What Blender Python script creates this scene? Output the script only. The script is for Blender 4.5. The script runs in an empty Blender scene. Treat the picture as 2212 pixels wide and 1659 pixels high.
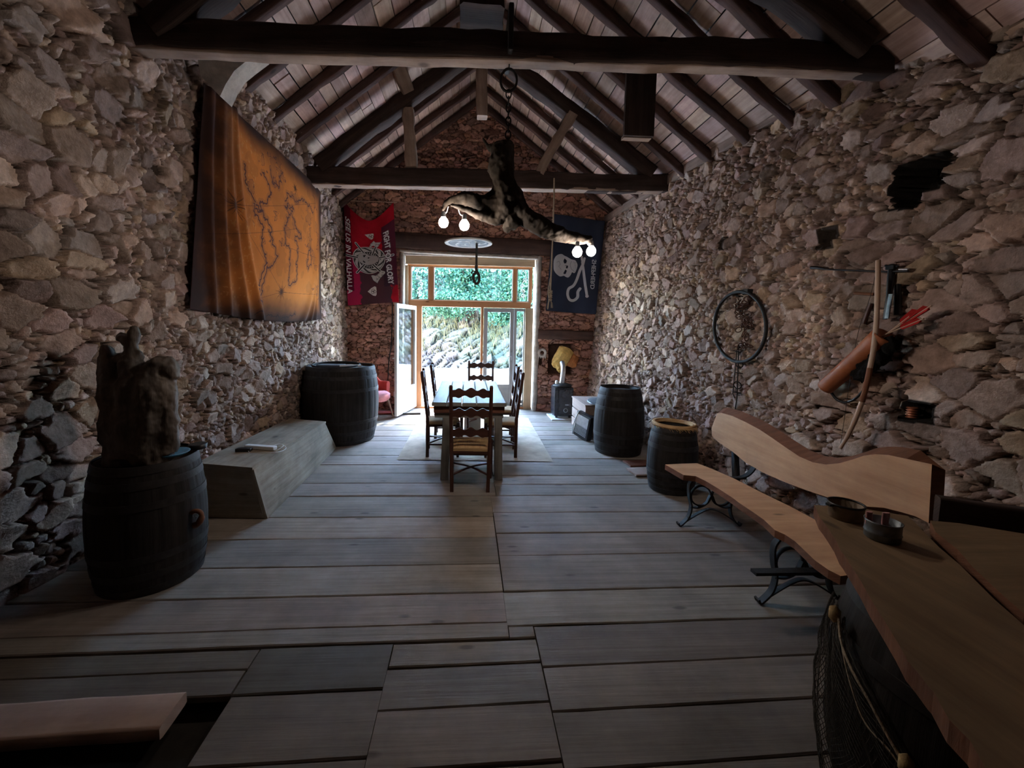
import bpy, bmesh, math, random
import numpy as np
from math import sin, cos, pi, radians, sqrt, tan
from mathutils import Vector, Matrix, noise
random.seed(7); RNG = np.random.default_rng(7)
S = bpy.context.scene
COL = S.collection

# ------------------------------------------------------------------ camera
CAM = (0.0, 0.0, 1.65)
FPX, CX, CY = 900.0, 1058.0, 776.0
_yaw, _pit, _rol = radians(3.05), radians(4.5), 0.018
_f = Vector((sin(_yaw)*cos(_pit), cos(_yaw)*cos(_pit), -sin(_pit)))
_r0 = Vector((cos(_yaw), -sin(_yaw), 0)); _u0 = _r0.cross(_f)
_R = _r0*cos(_rol) + _u0*sin(_rol); _U = -_r0*sin(_rol) + _u0*cos(_rol)
def P(px, py, x=None, y=None, z=None):
    """world point seen at photo pixel (px,py) lying in the given plane"""
    d = _f + _R*((px-CX)/FPX) - _U*((py-CY)/FPX)
    t = x/d.x if x is not None else (y/d.y if y is not None else (z-CAM[2])/d.z)
    return Vector(CAM) + d*t
cd = bpy.data.cameras.new('camera'); cam = bpy.data.objects.new('camera', cd); COL.objects.link(cam)
m = Matrix((_R, _U, -_f)).transposed().to_4x4(); m.translation = Vector(CAM); cam.matrix_world = m
cd.sensor_fit = 'HORIZONTAL'; cd.sensor_width = 36; cd.lens = 36*FPX/2212
cd.shift_x = (1106-CX)/2212; cd.shift_y = -(829.5-CY)/2212; cd.clip_start = .05
S.camera = cam
# ------------------------------------------------------------------ light
S.view_settings.view_transform = 'Standard'; S.view_settings.look = 'None'
S.view_settings.gamma = 1; S.view_settings.use_curve_mapping = False
S.view_settings.exposure = 0.48
W = bpy.data.worlds.new('sky'); S.world = W; W.use_nodes = True
wn = W.node_tree; bg = wn.nodes['Background']
sky = wn.nodes.new('ShaderNodeTexSky'); sky.sky_type = 'NISHITA'; sky.sun_disc = False
sky.sun_elevation = radians(58); sky.sun_rotation = radians(20); sky.air_density = 1.2; sky.dust_density = 0.4
wn.links.new(sky.outputs[0], bg.inputs[0]); bg.inputs[1].default_value = 12.5
sd = bpy.data.lights.new('sun', 'SUN'); sd.energy = 20.0; sd.color = (1, .95, .86); sd.angle = radians(.6)
so = bpy.data.objects.new('sun', sd); COL.objects.link(so)
so.rotation_euler = Vector((-.16, -.60, -1)).to_track_quat('-Z', 'Y').to_euler()
BULB = 185.0
S.cycles.use_denoising = True
S.cycles.max_bounces = 10; S.cycles.diffuse_bounces = 5; S.cycles.transparent_max_bounces = 16
S.cycles.sample_clamp_indirect = 6.0; S.cycles.caustics_reflective = False; S.cycles.caustics_refractive = False

# ------------------------------------------------------------------ materials
def newmat(name):
    m = bpy.data.materials.new(name); m.use_nodes = True
    n = m.node_tree.nodes; return m, n, m.node_tree.links, n['Principled BSDF']
def mix(n, l, fac, a, b, t='MIX'):
    x = n.new('ShaderNodeMix'); x.data_type = 'RGBA'; x.blend_type = t
    for s, v in ((0, fac), (6, a), (7, b)):
        if hasattr(v, 'links') or isinstance(v, bpy.types.NodeSocket): l.new(v, x.inputs[s])
        else: x.inputs[s].default_value = (tuple(v)+(1,))[:4] if isinstance(v, (tuple, list)) else v
    return x.outputs[2]
def ramp(n, l, src, stops):
    r = n.new('ShaderNodeValToRGB'); l.new(src, r.inputs[0]); e = r.color_ramp.elements
    while len(e) < len(stops): e.new(.5)
    for k, (p, c) in enumerate(stops):
        e[k].position = p; e[k].color = (c, c, c, 1) if not isinstance(c, (tuple, list)) else tuple(c)+(1,)
    return r.outputs[0]
def noi(n, l, vec, scale, detail=5, rough=.6):
    t = n.new('ShaderNodeTexNoise'); t.inputs['Scale'].default_value = scale
    t.inputs['Detail'].default_value = detail; t.inputs['Roughness'].default_value = rough
    l.new(vec, t.inputs['Vector']); return t.outputs[0]
def bump(n, l, b, h, strength, dist):
    x = n.new('ShaderNodeBump'); x.inputs['Strength'].default_value = strength; x.inputs['Distance'].default_value = dist
    l.new(h, x.inputs['Height']); l.new(x.outputs[0], b.inputs['Normal'])
def wood(name, c1, c2, rough=.75, col=False, gs=(1.4, 26), stain=.5, bs=.5, spec=.3):
    m, n, l, b = newmat(name)
    uv = n.new('ShaderNodeTexCoord'); oi = n.new('ShaderNodeObjectInfo')
    mp = n.new('ShaderNodeMapping'); mp.inputs['Scale'].default_value = (gs[0], gs[1], 1)
    cb = n.new('ShaderNodeCombineXYZ'); ml = n.new('ShaderNodeMath'); ml.operation = 'MULTIPLY'; ml.inputs[1].default_value = 37
    l.new(oi.outputs['Random'], ml.inputs[0]); l.new(ml.outputs[0], cb.inputs[2]); l.new(cb.outputs[0], mp.inputs['Location'])
    l.new(uv.outputs['UV'], mp.inputs['Vector'])
    g = noi(n, l, mp.outputs[0], 1.0, 7, .65)
    c = mix(n, l, ramp(n, l, g, [(.3, 0), (.7, 1)]), c1, c2)
    st = noi(n, l, uv.outputs['Object'], 2.3, 6, .65)
    c = mix(n, l, 1.0, c, mix(n, l, ramp(n, l, st, [(.3, 0), (.68, 1)]), (1-stain,)*3, (1, 1, 1)), 'MULTIPLY')
    kn = n.new('ShaderNodeTexVoronoi'); kn.inputs['Scale'].default_value = 1
    mk = n.new('ShaderNodeMapping'); mk.inputs['Scale'].default_value = (1.9, 5.2, 1); l.new(uv.outputs['UV'], mk.inputs['Vector'])
    l.new(mk.outputs[0], kn.inputs['Vector'])
    c = mix(n, l, ramp(n, l, kn.outputs['Distance'], [(.05, .75), (.10, 0)]), c, tuple(v*.25 for v in c1))
    if col:
        a = n.new('ShaderNodeAttribute'); a.attribute_name = 'Col'; c = mix(n, l, 1.0, c, a.outputs['Color'], 'MULTIPLY')
    l.new(c, b.inputs['Base Color']); b.inputs['Roughness'].default_value = rough
    b.inputs['Specular IOR Level'].default_value = spec
    bump(n, l, b, g, bs, .006); return m
def stone(name, rough=.95, bs=.6, tint=(1, 1, 1)):
    m, n, l, b = newmat(name)
    a = n.new('ShaderNodeAttribute'); a.attribute_name = 'Col'
    tc = n.new('ShaderNodeTexCoord')
    n1 = noi(n, l, tc.outputs['Object'], 14, 6, .7); n2 = noi(n, l, tc.outputs['Object'], 55, 4, .6)
    c = mix(n, l, 1.0, a.outputs['Color'], mix(n, l, ramp(n, l, n1, [(.25, 0), (.75, 1)]), (.55, .53, .5), (1.35, 1.3, 1.25)), 'MULTIPLY')
    c = mix(n, l, 1.0, c, tint, 'MULTIPLY')
    l.new(c, b.inputs['Base Color']); b.inputs['Roughness'].default_value = rough; b.inputs['Specular IOR Level'].default_value = .2
    ad = n.new('ShaderNodeMath'); l.new(n1, ad.inputs[0]); l.new(n2, ad.inputs[1])
    bump(n, l, b, ad.outputs[0], bs, .012); return m
def plain(name, c, rough=.6, metal=0., var=.25, sc=12, bs=.15, spec=.5, emit=None, es=0):
    m, n, l, b = newmat(name)
    tc = n.new('ShaderNodeTexCoord'); q = noi(n, l, tc.outputs['Object'], sc, 5, .6)
    cc = mix(n, l, ramp(n, l, q, [(.3, 0), (.7, 1)]), tuple(v*(1-var) for v in c), tuple(min(1, v*(1+var)) for v in c))
    l.new(cc, b.inputs['Base Color']); b.inputs['Roughness'].default_value = rough; b.inputs['Metallic'].default_value = metal
    b.inputs['Specular IOR Level'].default_value = spec
    if emit: b.inputs['Emission Color'].default_value = emit+(1,); b.inputs['Emission Strength'].default_value = es
    if bs: bump(n, l, b, q, bs, .01)
    return m
def cloth(name, rough=.9, sheen=.0, trans=0.0):
    m, n, l, b = newmat(name)
    a = n.new('ShaderNodeAttribute'); a.attribute_name = 'Col'; l.new(a.outputs['Color'], b.inputs['Base Color'])
    b.inputs['Roughness'].default_value = rough; b.inputs['Specular IOR Level'].default_value = .15
    return m
def glass(name, tint=(.93, .98, .98), refl=.10):
    m = bpy.data.materials.new(name); m.use_nodes = True; n = m.node_tree.nodes; l = m.node_tree.links; n.clear()
    o = n.new('ShaderNodeOutputMaterial'); t = n.new('ShaderNodeBsdfTransparent'); g = n.new('ShaderNodeBsdfGlossy'); x = n.new('ShaderNodeMixShader')
    lw = n.new('ShaderNodeLayerWeight'); lw.inputs[0].default_value = .35
    mm = n.new('ShaderNodeMath'); mm.operation = 'MULTIPLY_ADD'; mm.inputs[1].default_value = .5; mm.inputs[2].default_value = refl*.4
    l.new(lw.outputs['Facing'], mm.inputs[0])
    g.inputs['Roughness'].default_value = .03; t.inputs[0].default_value = tint+(1,)
    l.new(mm.outputs[0], x.inputs[0]); l.new(t.outputs[0], x.inputs[1]); l.new(g.outputs[0], x.inputs[2]); l.new(x.outputs[0], o.inputs[0]); return m
M = dict(
 stone=stone('rubble_stone'), stone_red=stone('red_rubble_stone', tint=(1.35, 1.02, .93)),
 floor=wood('old_floor_boards', (.215, .180, .150), (.36, .315, .270), .62, True, (1.1, 34), .45, .6, .4),
 roof=wood('roof_boards', (.50, .34, .29), (.80, .60, .52), .85, True, (1.2, 22), .5, .4),
 beam=wood('dark_beam', (.030, .018, .014), (.085, .052, .042), .85, False, (1.2, 22), .5, 1.0),
 rafter=wood('rafter_wood', (.055, .028, .022), (.12, .065, .052), .85, False, (1.2, 24), .5, .8),
 palebeam=wood('pale_beam', (.30, .20, .15), (.50, .37, .29), .85, False, (1.3, 22), .5, .8),
 plate=wood('wall_plate', (.22, .155, .125), (.36, .27, .225), .85, False, (1.0, 18), .5, .7),
 lintel=wood('lintel', (.075, .042, .034), (.15, .088, .07), .9, False, (1.0, 18), .5, 1.0),
 barrel=wood('barrel_oak', (.017, .014, .013), (.045, .037, .033), .72, False, (1.5, 30), .5, .6, .25),
 chairw=wood('chair_walnut', (.045, .016, .010), (.105, .04, .026), .42, False, (3, 60), .3, .3, .5),
 tablew=wood('table_grey', (.17, .155, .135), (.31, .29, .255), .5, False, (1.2, 34), .4, .5, .5),
 tablered=wood('table_red_rail', (.12, .045, .028), (.22, .09, .055), .5, False, (1.2, 34), .4, .5),
 bench=wood('bench_slab', (.50, .27, .14), (.74, .45, .255), .55, False, (1.2, 11), .25, .3, .4),
 bark=wood('bark_edge', (.16, .065, .035), (.30, .13, .07), .85, False, (2, 20), .5, 1.0),
 bartop=wood('bar_top', (.17, .105, .055), (.30, .20, .11), .6, False, (1.2, 16), .4, .4, .4),
 orange=wood('oiled_door_wood', (.45, .19, .08), (.62, .30, .14), .45, False, (1, 30), .2, .2),
 beige=wood('raw_board', (.46, .33, .20), (.60, .45, .30), .7, False, (1, 24), .25, .2),
 chest=wood('weathered_trough', (.25, .20, .145), (.46, .39, .30), .8, False, (1.2, 22), .55, .7),
 trunk=wood('trunk_bark', (.014, .010, .007), (.055, .038, .024), .85, False, (3, 16), .5, 1.0),
 drift=wood('driftwood', (.055, .04, .03), (.20, .155, .12), .6, False, (3, 12), .7, 1.0, .4),
 pale_stick=wood('peeled_stick', (.50, .34, .24), (.66, .48, .36), .6, False, (2, 30), .2, .3),
 iron=plain('black_iron', (.014, .013, .013), .7, .2, .4, 20, .3),
 hoop=plain('rusty_hoop', (.026, .022, .021), .6, .3, .5, 14, .3),
 rust=plain('rusty_chain', (.10, .05, .035), .8, .3, .5, 40, .4),
 plaster=plain('lime_plaster', (.52, .47, .42), .95, 0, .3, 9, .8, .1),
 white=plain('white_paint', (.72, .74, .74), .5, 0, .05, 6, .05),
 greyw=plain('grey_paint', (.33, .34, .345), .5, 0, .08, 6, .05),
 straw=wood('rush_seat', (.42, .25, .11), (.66, .44, .22), .8, False, (4, 70), .2, 1.0),
 black=plain('black_plastic', (.012, .012, .014), .4, 0, .2, 10, .05),
 enamel=plain('black_enamel', (.014, .015, .02), .22, 0, .2, 10, .02, .6),
 steel=plain('brushed_steel', (.55, .57, .6), .35, .8, .15, 20, .05),
 redv=plain('red_velvet', (.48, .07, .055), .85, 0, .15, 20, .1, .2),
 pinkv=plain('pink_seat_fabric', (.55, .22, .24), .9, 0, .12, 20, .1, .2),
 blue=plain('blue_glaze', (.10, .33, .55), .35, 0, .2, 25, .05),
 rope=plain('rope_fibre', (.42, .34, .25), .9, 0, .3, 120, .6, .1),
 darkrope=plain('dark_rope', (.06, .055, .05), .9, 0, .3, 120, .6, .1),
 cork=plain('net_cork', (.50, .36, .18), .8, 0, .3, 40, .4, .1),
 net=plain('net_twine', (.10, .095, .085), .9, 0, .2, 40, 0, .1),
 tin=plain('galvanised_tin', (.17, .19, .20), .42, .6, .35, 18, .15),
 brown=plain('brown_clay', (.20, .14, .085), .6, 0, .3, 18, .15),
 leather=plain('tan_leather', (.36, .115, .045), .5, 0, .25, 10, .2, .4),
 fur=plain('black_fur', (.012, .011, .010), .95, 0, .3, 60, 1.0, .1),
 copper=plain('copper_ribs', (.45, .16, .085), .4, .5, .2, 30, .1),
 redf=plain('red_feather', (.42, .02, .018), .8, 0, .2, 60, .2, .2),
 rug=plain('cream_rug', (.46, .40, .32), .95, 0, .22, 5, .3, .1),
 slate=plain('slate', (.05, .05, .055), .8, 0, .3, 4, .2),
 earth=plain('dark_earth', (.03, .026, .022), 1, 0, .3, 6, .3, .0),
 gravel=plain('pale_gravel', (.58, .55, .48), .95, 0, .25, 9, .5, .1),
 concrete=plain('pale_kerb', (.30, .31, .31), .9, 0, .2, 5, .3, .1),
 leafA=plain('leaf_green', (.022, .078, .052), .5, 0, .5, 1.2, 0, .3),
 leafB=plain('leaf_bright', (.085, .18, .10), .5, 0, .4, 1.5, 0, .3),
 grass=plain('dry_grass', (.12, .11, .06), .9, 0, .5, 3, 0, .1),
 foam=plain('yellow_foam', (.62, .42, .14), .8, 0, .3, 14, .6, .2),
 foamo=plain('orange_foam', (.50, .20, .07), .8, 0, .3, 14, .6, .2),
 ply=wood('crate_wood', (.30, .21, .17), (.42, .31, .26), .8, False, (1, 20), .3, .3),
 pinkplank=wood('pinkish_plank', (.34, .22, .17), (.48, .33, .26), .75, False, (1, 16), .4, .4),
 glass=glass('clear_glass'), cloth=cloth('printed_cloth'), pattern=cloth('painted_pattern', .6),
 pig=plain('pink_wrapper', (.50, .25, .25), .6, 0, .3, 30, .2),
 redrod=plain('red_mat', (.28, .05, .04), .8, 0, .3, 10, .2),
)
_leaf = {}
for k in ('leafA', 'leafB'):
    nt = M[k].node_tree; b = nt.nodes['Principled BSDF']; tr = nt.nodes.new('ShaderNodeBsdfTranslucent'); x = nt.nodes.new('ShaderNodeMixShader')
    x.inputs[0].default_value = .45; nt.links.new(b.inputs['Base Color'].links[0].from_socket, tr.inputs[0])
    o = nt.nodes['Material Output']; nt.links.new(b.outputs[0], x.inputs[1]); nt.links.new(tr.outputs[0], x.inputs[2]); nt.links.new(x.outputs[0], o.inputs[0])
em, n, l, b = newmat('lit_bulb'); b.inputs['Emission Color'].default_value = (1, .88, .79, 1); b.inputs['Emission Strength'].default_value = BULB; M['bulb'] = em

# ------------------------------------------------------------------ mesh builder
def tag(o, label=None, cat=None, group=None, kind=None):
    if label: o['label'] = label
    if cat: o['category'] = cat
    if group: o['group'] = group
    if kind: o['kind'] = kind
    return o
def empty(name, loc=(0, 0, 0), label=None, cat=None, group=None, kind=None):
    o = bpy.data.objects.new(name, None); COL.objects.link(o); o.location = loc; o.empty_display_size = .1
    return tag(o, label, cat, group, kind)
def nv(p, s=1., k=0): return noise.noise(Vector((p[0]*s+k, p[1]*s+k*1.7, p[2]*s-k)))
class MB:
    def __init__(s): s.V = []; s.F = []; s.UV = []; s.MI = []; s.SM = []; s.C = []
    def add(s, V, F, UV=None, mi=0, sm=False, c=(1, 1, 1), T=None):
        b = len(s.V)
        s.V += [tuple(T @ Vector(v)) if T is not None else tuple(v) for v in V]
        for k, f in enumerate(F):
            s.F.append(tuple(i+b for i in f)); s.UV.append(UV[k] if UV else [(V[i][0], V[i][1]+V[i][2]) for i in f])
            s.MI.append(mi); s.SM.append(sm); s.C.append(c)
        return s
    def box(s, c, d, T=None, mi=0, col=(1, 1, 1), tp=(1, 1), bev=0.0):
        x, y, z = d[0]/2, d[1]/2, d[2]/2; tx, ty = tp
        if bev:
            e = min(bev, x*.9, y*.9, z*.9); V = []; 
            bm = bmesh.new(); bmesh.ops.create_cube(bm, size=1)
            for v in bm.verts: v.co = Vector((v.co.x*2*x, v.co.y*2*y, v.co.z*2*z))
            bmesh.ops.bevel(bm, geom=bm.edges[:], offset=e, segments=2, affect='EDGES', profile=.6)
            bm.verts.index_update()
            V = [(v.co.x+c[0], v.co.y+c[1], v.co.z+c[2]) for v in bm.verts]; F = [tuple(v.index for v in f.verts) for f in bm.faces]
            nr = [tuple(f.normal) for f in bm.faces]; bm.free()
        else:
            V = [(c[0]+sx*x*(tx if sz > 0 else 1), c[1]+sy*y*(ty if sz > 0 else 1), c[2]+sz*z) for sz in (-1, 1) for sy in (-1, 1) for sx in (-1, 1)]
            F = [(0, 2, 3, 1), (4, 5, 7, 6), (0, 1, 5, 4), (2, 6, 7, 3), (0, 4, 6, 2), (1, 3, 7, 5)]
            nr = [(0, 0, -1), (0, 0, 1), (0, -1, 0), (0, 1, 0), (-1, 0, 0), (1, 0, 0)]
        ax = max(range(3), key=lambda i: d[i]); UV = []; off = random.random()*9
        for f, nn in zip(F, nr):
            a = max(range(3), key=lambda i: abs(nn[i])); o = [i for i in range(3) if i != a and i != ax]
            if a == ax: u_, v_ = [i for i in range(3) if i != ax]; UV.append([(V[i][u_]*.2+off, V[i][v_]+off) for i in f])
            else: UV.append([(V[i][ax]+off, V[i][o[0]]+V[i][a]*.5+off) for i in f])
        return s.add(V, F, UV, mi, False, col, T)
    def rings(s, R, closed=True, caps=True, mi=0, sm=True, col=(1, 1, 1), T=None, us=None):
        n = len(R[0]); V = [p for r in R for p in r]; F = []; UV = []; u = [0.]; off = random.random()*9
        for a, b in zip(R, R[1:]): u.append(u[-1]+(Vector(a[0])-Vector(b[0])).length*.5+(Vector(a[n//2])-Vector(b[n//2])).length*.5)
        per = sum((Vector(R[len(R)//2][i])-Vector(R[len(R)//2][(i+1) % n])).length for i in range(n))
        for i in range(len(R)-1):
            for j in range(n if closed else n-1):
                k = (j+1) % n; F.append((i*n+j, i*n+k, (i+1)*n+k, (i+1)*n+j))
                v0, v1 = per*j/n+off, per*(j+1)/n+off
                UV.append([(u[i]+off, v0), (u[i]+off, v1), (u[i+1]+off, v1), (u[i+1]+off, v0)])
        s.add(V, F, UV, mi, sm, col, T)
        if caps:
            for rr, rev in ((R[0], True), (R[-1], False)):
                f = tuple(range(n)); f = f[::-1] if rev else f
                s.add(rr, [f], [[(rr[i][0]*.3+off, rr[i][1]+rr[i][2]) for i in f]], mi, False, col, T)
        return s
    def tube(s, path, r, n=8, jit=0, js=6, mi=0, caps=True, T=None, col=(1, 1, 1), flat=1.0, k=0):
        path = [Vector(p) for p in path]; R = []; up = None
        rr = r if hasattr(r, '__len__') else [r]*len(path)
        for i, p in enumerate(path):
            t = (path[min(i+1, len(path)-1)]-path[max(i-1, 0)]); t = t.normalized() if t.length > 1e-9 else Vector((0, 0, 1))
            if up is None: up = t.cross(Vector((0, 1, 0.01)) if abs(t.y) < .9 else Vector((1, 0, 0))).normalized()
            up = (up-t*up.dot(t)).normalized(); w = t.cross(up); ring = []
            for j in range(n):
                a = 2*pi*j/n; q = p+(up*cos(a)+w*sin(a)*flat)*rr[i]
                if jit: q += (q-p)*jit*nv(q, js, k)
                ring.append(tuple(q))
            R.append(ring)
        return s.rings(R, True, caps, mi, True, col, T)
    def lathe(s, prof, n=32, rf=None, mi=0, T=None, caps=True, col=(1, 1, 1)):
        R = [[((r*(rf(2*pi*j/n, z) if rf else 1))*cos(2*pi*j/n), (r*(rf(2*pi*j/n, z) if rf else 1))*sin(2*pi*j/n), z) for j in range(n)] for r, z in prof]
        return s.rings(R, True, caps, mi, True, col, T)
    def beam(s, p0, p1, w, h, jit=.012, seg=None, up=(0, 0, 1), mi=0, k=0, bow=0, col=(1, 1, 1)):
        p0, p1 = Vector(p0), Vector(p1); L = (p1-p0).length; t = (p1-p0)/L; up = Vector(up)
        sd = t.cross(up).normalized(); up = sd.cross(t); seg = seg or max(2, int(L/.12)); R = []
        e = .82; sec = [(-1, -e), (-e, -1), (0, -1.0), (e, -1), (1, -e), (1, 0), (1, e), (e, 1), (0, 1.0), (-e, 1), (-1, e), (-1, 0)]
        for i in range(seg+1):
            f = i/seg; c = p0.lerp(p1, f)+up*bow*sin(pi*f); c += sd*jit*1.5*nv(c, .9, k)+up*jit*1.5*nv(c, .8, k+5); ring = []
            for a, b in sec:
                q = c+sd*a*w/2+up*b*h/2; ring.append(tuple(q+(sd*a+up*b)*jit*nv(q, 5, k)))
            R.append(ring)
        return s.rings(R, True, True, mi, True, col)
    def prism(s, pts, z0, z1, T=None, mi=0, ms=None, col=(1, 1, 1)):
        n = len(pts); V = [(x, y, z0) for x, y in pts]+[(x, y, z1) for x, y in pts]; off = random.random()*5
        ar = sum(pts[i][0]*pts[(i+1) % n][1]-pts[(i+1) % n][0]*pts[i][1] for i in range(n))
        top = tuple(range(n, 2*n)); bot = tuple(range(n))[::-1]
        if ar < 0: top, bot = top[::-1], bot[::-1]
        s.add(V, [top, bot], [[(V[i][0]+off, V[i][1]) for i in top], [(V[i][0]+off, V[i][1]) for i in bot]], mi, False, col, T)
        F = [(i, (i+1) % n, (i+1) % n+n, i+n) for i in range(n)]
        if ar < 0: F = [f[::-1] for f in F]
        return s.add(V, F, [[(V[i][0]+V[i][1]*.4+off, V[i][2]+V[i][1]*.6) for i in f] for f in F], mi if ms is None else ms, False, col, T)
    def torus(s, R, r, T=None, n=40, m=8, mi=0, a0=0, a1=2*pi, sx=1, sy=1, flat=1):
        cl = abs(a1-a0-2*pi) < 1e-6; N = n if cl else n+1; V = []; F = []
        for i in range(N):
            a = a0+(a1-a0)*i/n
            for j in range(m):
                b = 2*pi*j/m; V.append(((R+r*cos(b))*cos(a)*sx, (R+r*cos(b))*sin(a)*sy, r*sin(b)*flat))
        for i in range(n):
            for j in range(m):
                i2 = (i+1) % N; j2 = (j+1) % m; F.append((i*m+j, i2*m+j, i2*m+j2, i*m+j2))
        return s.add(V, F, None, mi, True, (1, 1, 1), T)
    def build(s, name, mats, parent=None, label=None, cat=None, group=None, kind=None, col=False, origin=None):
        if not isinstance(mats, (list, tuple)): mats = [mats]
        V = np.array(s.V, dtype=np.float64)
        if parent is not None: o0 = np.array(parent.location)
        elif origin is not None: o0 = np.array(origin, dtype=float)
        elif kind == 'structure': o0 = np.zeros(3)
        else: o0 = np.array([(V[:, 0].min()+V[:, 0].max())/2, (V[:, 1].min()+V[:, 1].max())/2, V[:, 2].min()])
        V = V-o0
        me = bpy.data.meshes.new(name); me.from_pydata([tuple(v) for v in V], [], s.F)
        for mm in mats: me.materials.append(M[mm] if isinstance(mm, str) else mm)
        me.polygons.foreach_set('material_index', s.MI); me.polygons.foreach_set('use_smooth', s.SM)
        uv = me.uv_layers.new(name='UVMap'); uv.data.foreach_set('uv', [c for f in s.UV for p in f for c in p])
        if col:
            ca = me.color_attributes.new('Col', 'FLOAT_COLOR', 'CORNER')
            ca.data.foreach_set('color', [x for f, c in zip(s.F, s.C) for _ in f for x in (c[0], c[1], c[2], 1)])
        me.validate(); me.update()
        o = bpy.data.objects.new(name, me); COL.objects.link(o)
        if parent is not None: o.parent = parent
        else: o.location = o0
        return tag(o, label, cat, group, kind)
def grid_mesh(name, Pt, colr, mat, keep=None, parent=None, smooth=True, flip=False, origin=None, thick=0, **kw):
    """Pt: (nv,nu,3) points, colr (nv,nu,3)"""
    h, w, _ = Pt.shape; idx = np.arange(h*w).reshape(h, w)
    q = np.stack([idx[:-1, :-1], idx[:-1, 1:], idx[1:, 1:], idx[1:, :-1]], -1).reshape(-1, 4)
    if keep is not None:
        kk = (keep[:-1, :-1] & keep[:-1, 1:] & keep[1:, 1:] & keep[1:, :-1]).reshape(-1); q = q[kk]
    if flip: q = q[:, ::-1]
    V = Pt.reshape(-1, 3); Cc = colr.reshape(-1, 3) if colr is not None else None
    o0 = np.array(parent.location) if parent is not None else (np.array(origin, float) if origin is not None else np.zeros(3))
    V = V-o0
    me = bpy.data.meshes.new(name); me.vertices.add(len(V)); me.vertices.foreach_set('co', V.astype(np.float32).ravel())
    me.loops.add(len(q)*4); me.loops.foreach_set('vertex_index', q.ravel().astype(np.int32))
    me.polygons.add(len(q)); me.polygons.foreach_set('loop_start', np.arange(0, len(q)*4, 4, dtype=np.int32))
    me.polygons.foreach_set('use_smooth', np.full(len(q), smooth)); me.update(calc_edges=True)
    if Cc is not None:
        ca = me.color_attributes.new('Col', 'FLOAT_COLOR', 'POINT')
        ca.data.foreach_set('color', np.concatenate([Cc, np.ones((len(Cc), 1))], 1).astype(np.float32).ravel())
    me.materials.append(M[mat]); me.validate()
    o = bpy.data.objects.new(name, me); COL.objects.link(o)
    if parent is not None: o.parent = parent
    else: o.location = o0
    if thick:
        md = o.modifiers.new('thick', 'SOLIDIFY'); md.thickness = thick; md.offset = 0
    return tag(o, **kw)
def dup(root, loc=None, rz=None, label=None, group=None):
    r = root.copy(); COL.objects.link(r)
    if loc is not None: r.location = loc
    if rz is not None: r.rotation_euler = (0, 0, rz)
    if label: r['label'] = label
    if group: r['group'] = group
    for ch in list(root.children):
        c = ch.copy(); COL.objects.link(c); c.parent = r
        for g in ch.children:
            d = g.copy(); COL.objects.link(d); d.parent = c
    return r
def sm(pts, n=6, closed=False):
    """catmull-rom through points"""
    pts = [Vector(p) for p in pts]; N = len(pts); out = []
    rng = range(N if closed else N-1)
    for i in rng:
        a, b, c, d = (pts[(i-1) % N] if closed or i > 0 else pts[0]*2-pts[1]), pts[i], pts[(i+1) % N], (pts[(i+2) % N] if closed or i+2 < N else pts[-1]*2-pts[-2])
        for k in range(n):
            t = k/n; out.append(.5*((2*b)+(c-a)*t+(2*a-5*b+4*c-d)*t*t+(3*b-a-3*c+d)*t**3))
    if not closed: out.append(pts[-1])
    return out
def Mx(loc=(0, 0, 0), rx=0, ry=0, rz=0, s=(1, 1, 1)):
    return Matrix.Translation(loc) @ Matrix.Rotation(rz, 4, 'Z') @ Matrix.Rotation(ry, 4, 'Y') @ Matrix.Rotation(rx, 4, 'X') @ Matrix.Diagonal((*s, 1))
def FR(o, x, y, z):
    """frame matrix: origin + axes"""
    m = Matrix((Vector(x), Vector(y), Vector(z))).transposed().to_4x4(); m.translation = Vector(o); return m

# numpy value noise
_tab = RNG.random((256, 256))
def vn(x, y, k=0):
    x = x+k*17.3; y = y+k*9.1; xi = np.floor(x).astype(int); yi = np.floor(y).astype(int); fx = x-xi; fy = y-yi
    fx = fx*fx*(3-2*fx); fy = fy*fy*(3-2*fy); g = lambda a, b: _tab[a % 256, b % 256]
    return (g(xi, yi)*(1-fx)+g(xi+1, yi)*fx)*(1-fy)+(g(xi, yi+1)*(1-fx)+g(xi+1, yi+1)*fx)*fy
def fbm(x, y, k=0, o=4):
    s = 0; a = .5
    for i in range(o): s = s+a*vn(x*2**i, y*2**i, k+i); a *= .5
    return s
PAL = np.array([(.36, .275, .22), (.34, .255, .225), (.31, .265, .235), (.36, .28, .20), (.25, .195, .165), (.46, .375, .31), (.30, .235, .195), (.35, .285, .25), (.28, .215, .185), (.40, .31, .25)])
PAL = PAL*np.array((1.03, .98, 1.0))
MORT = np.array((.065, .048, .038))
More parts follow.
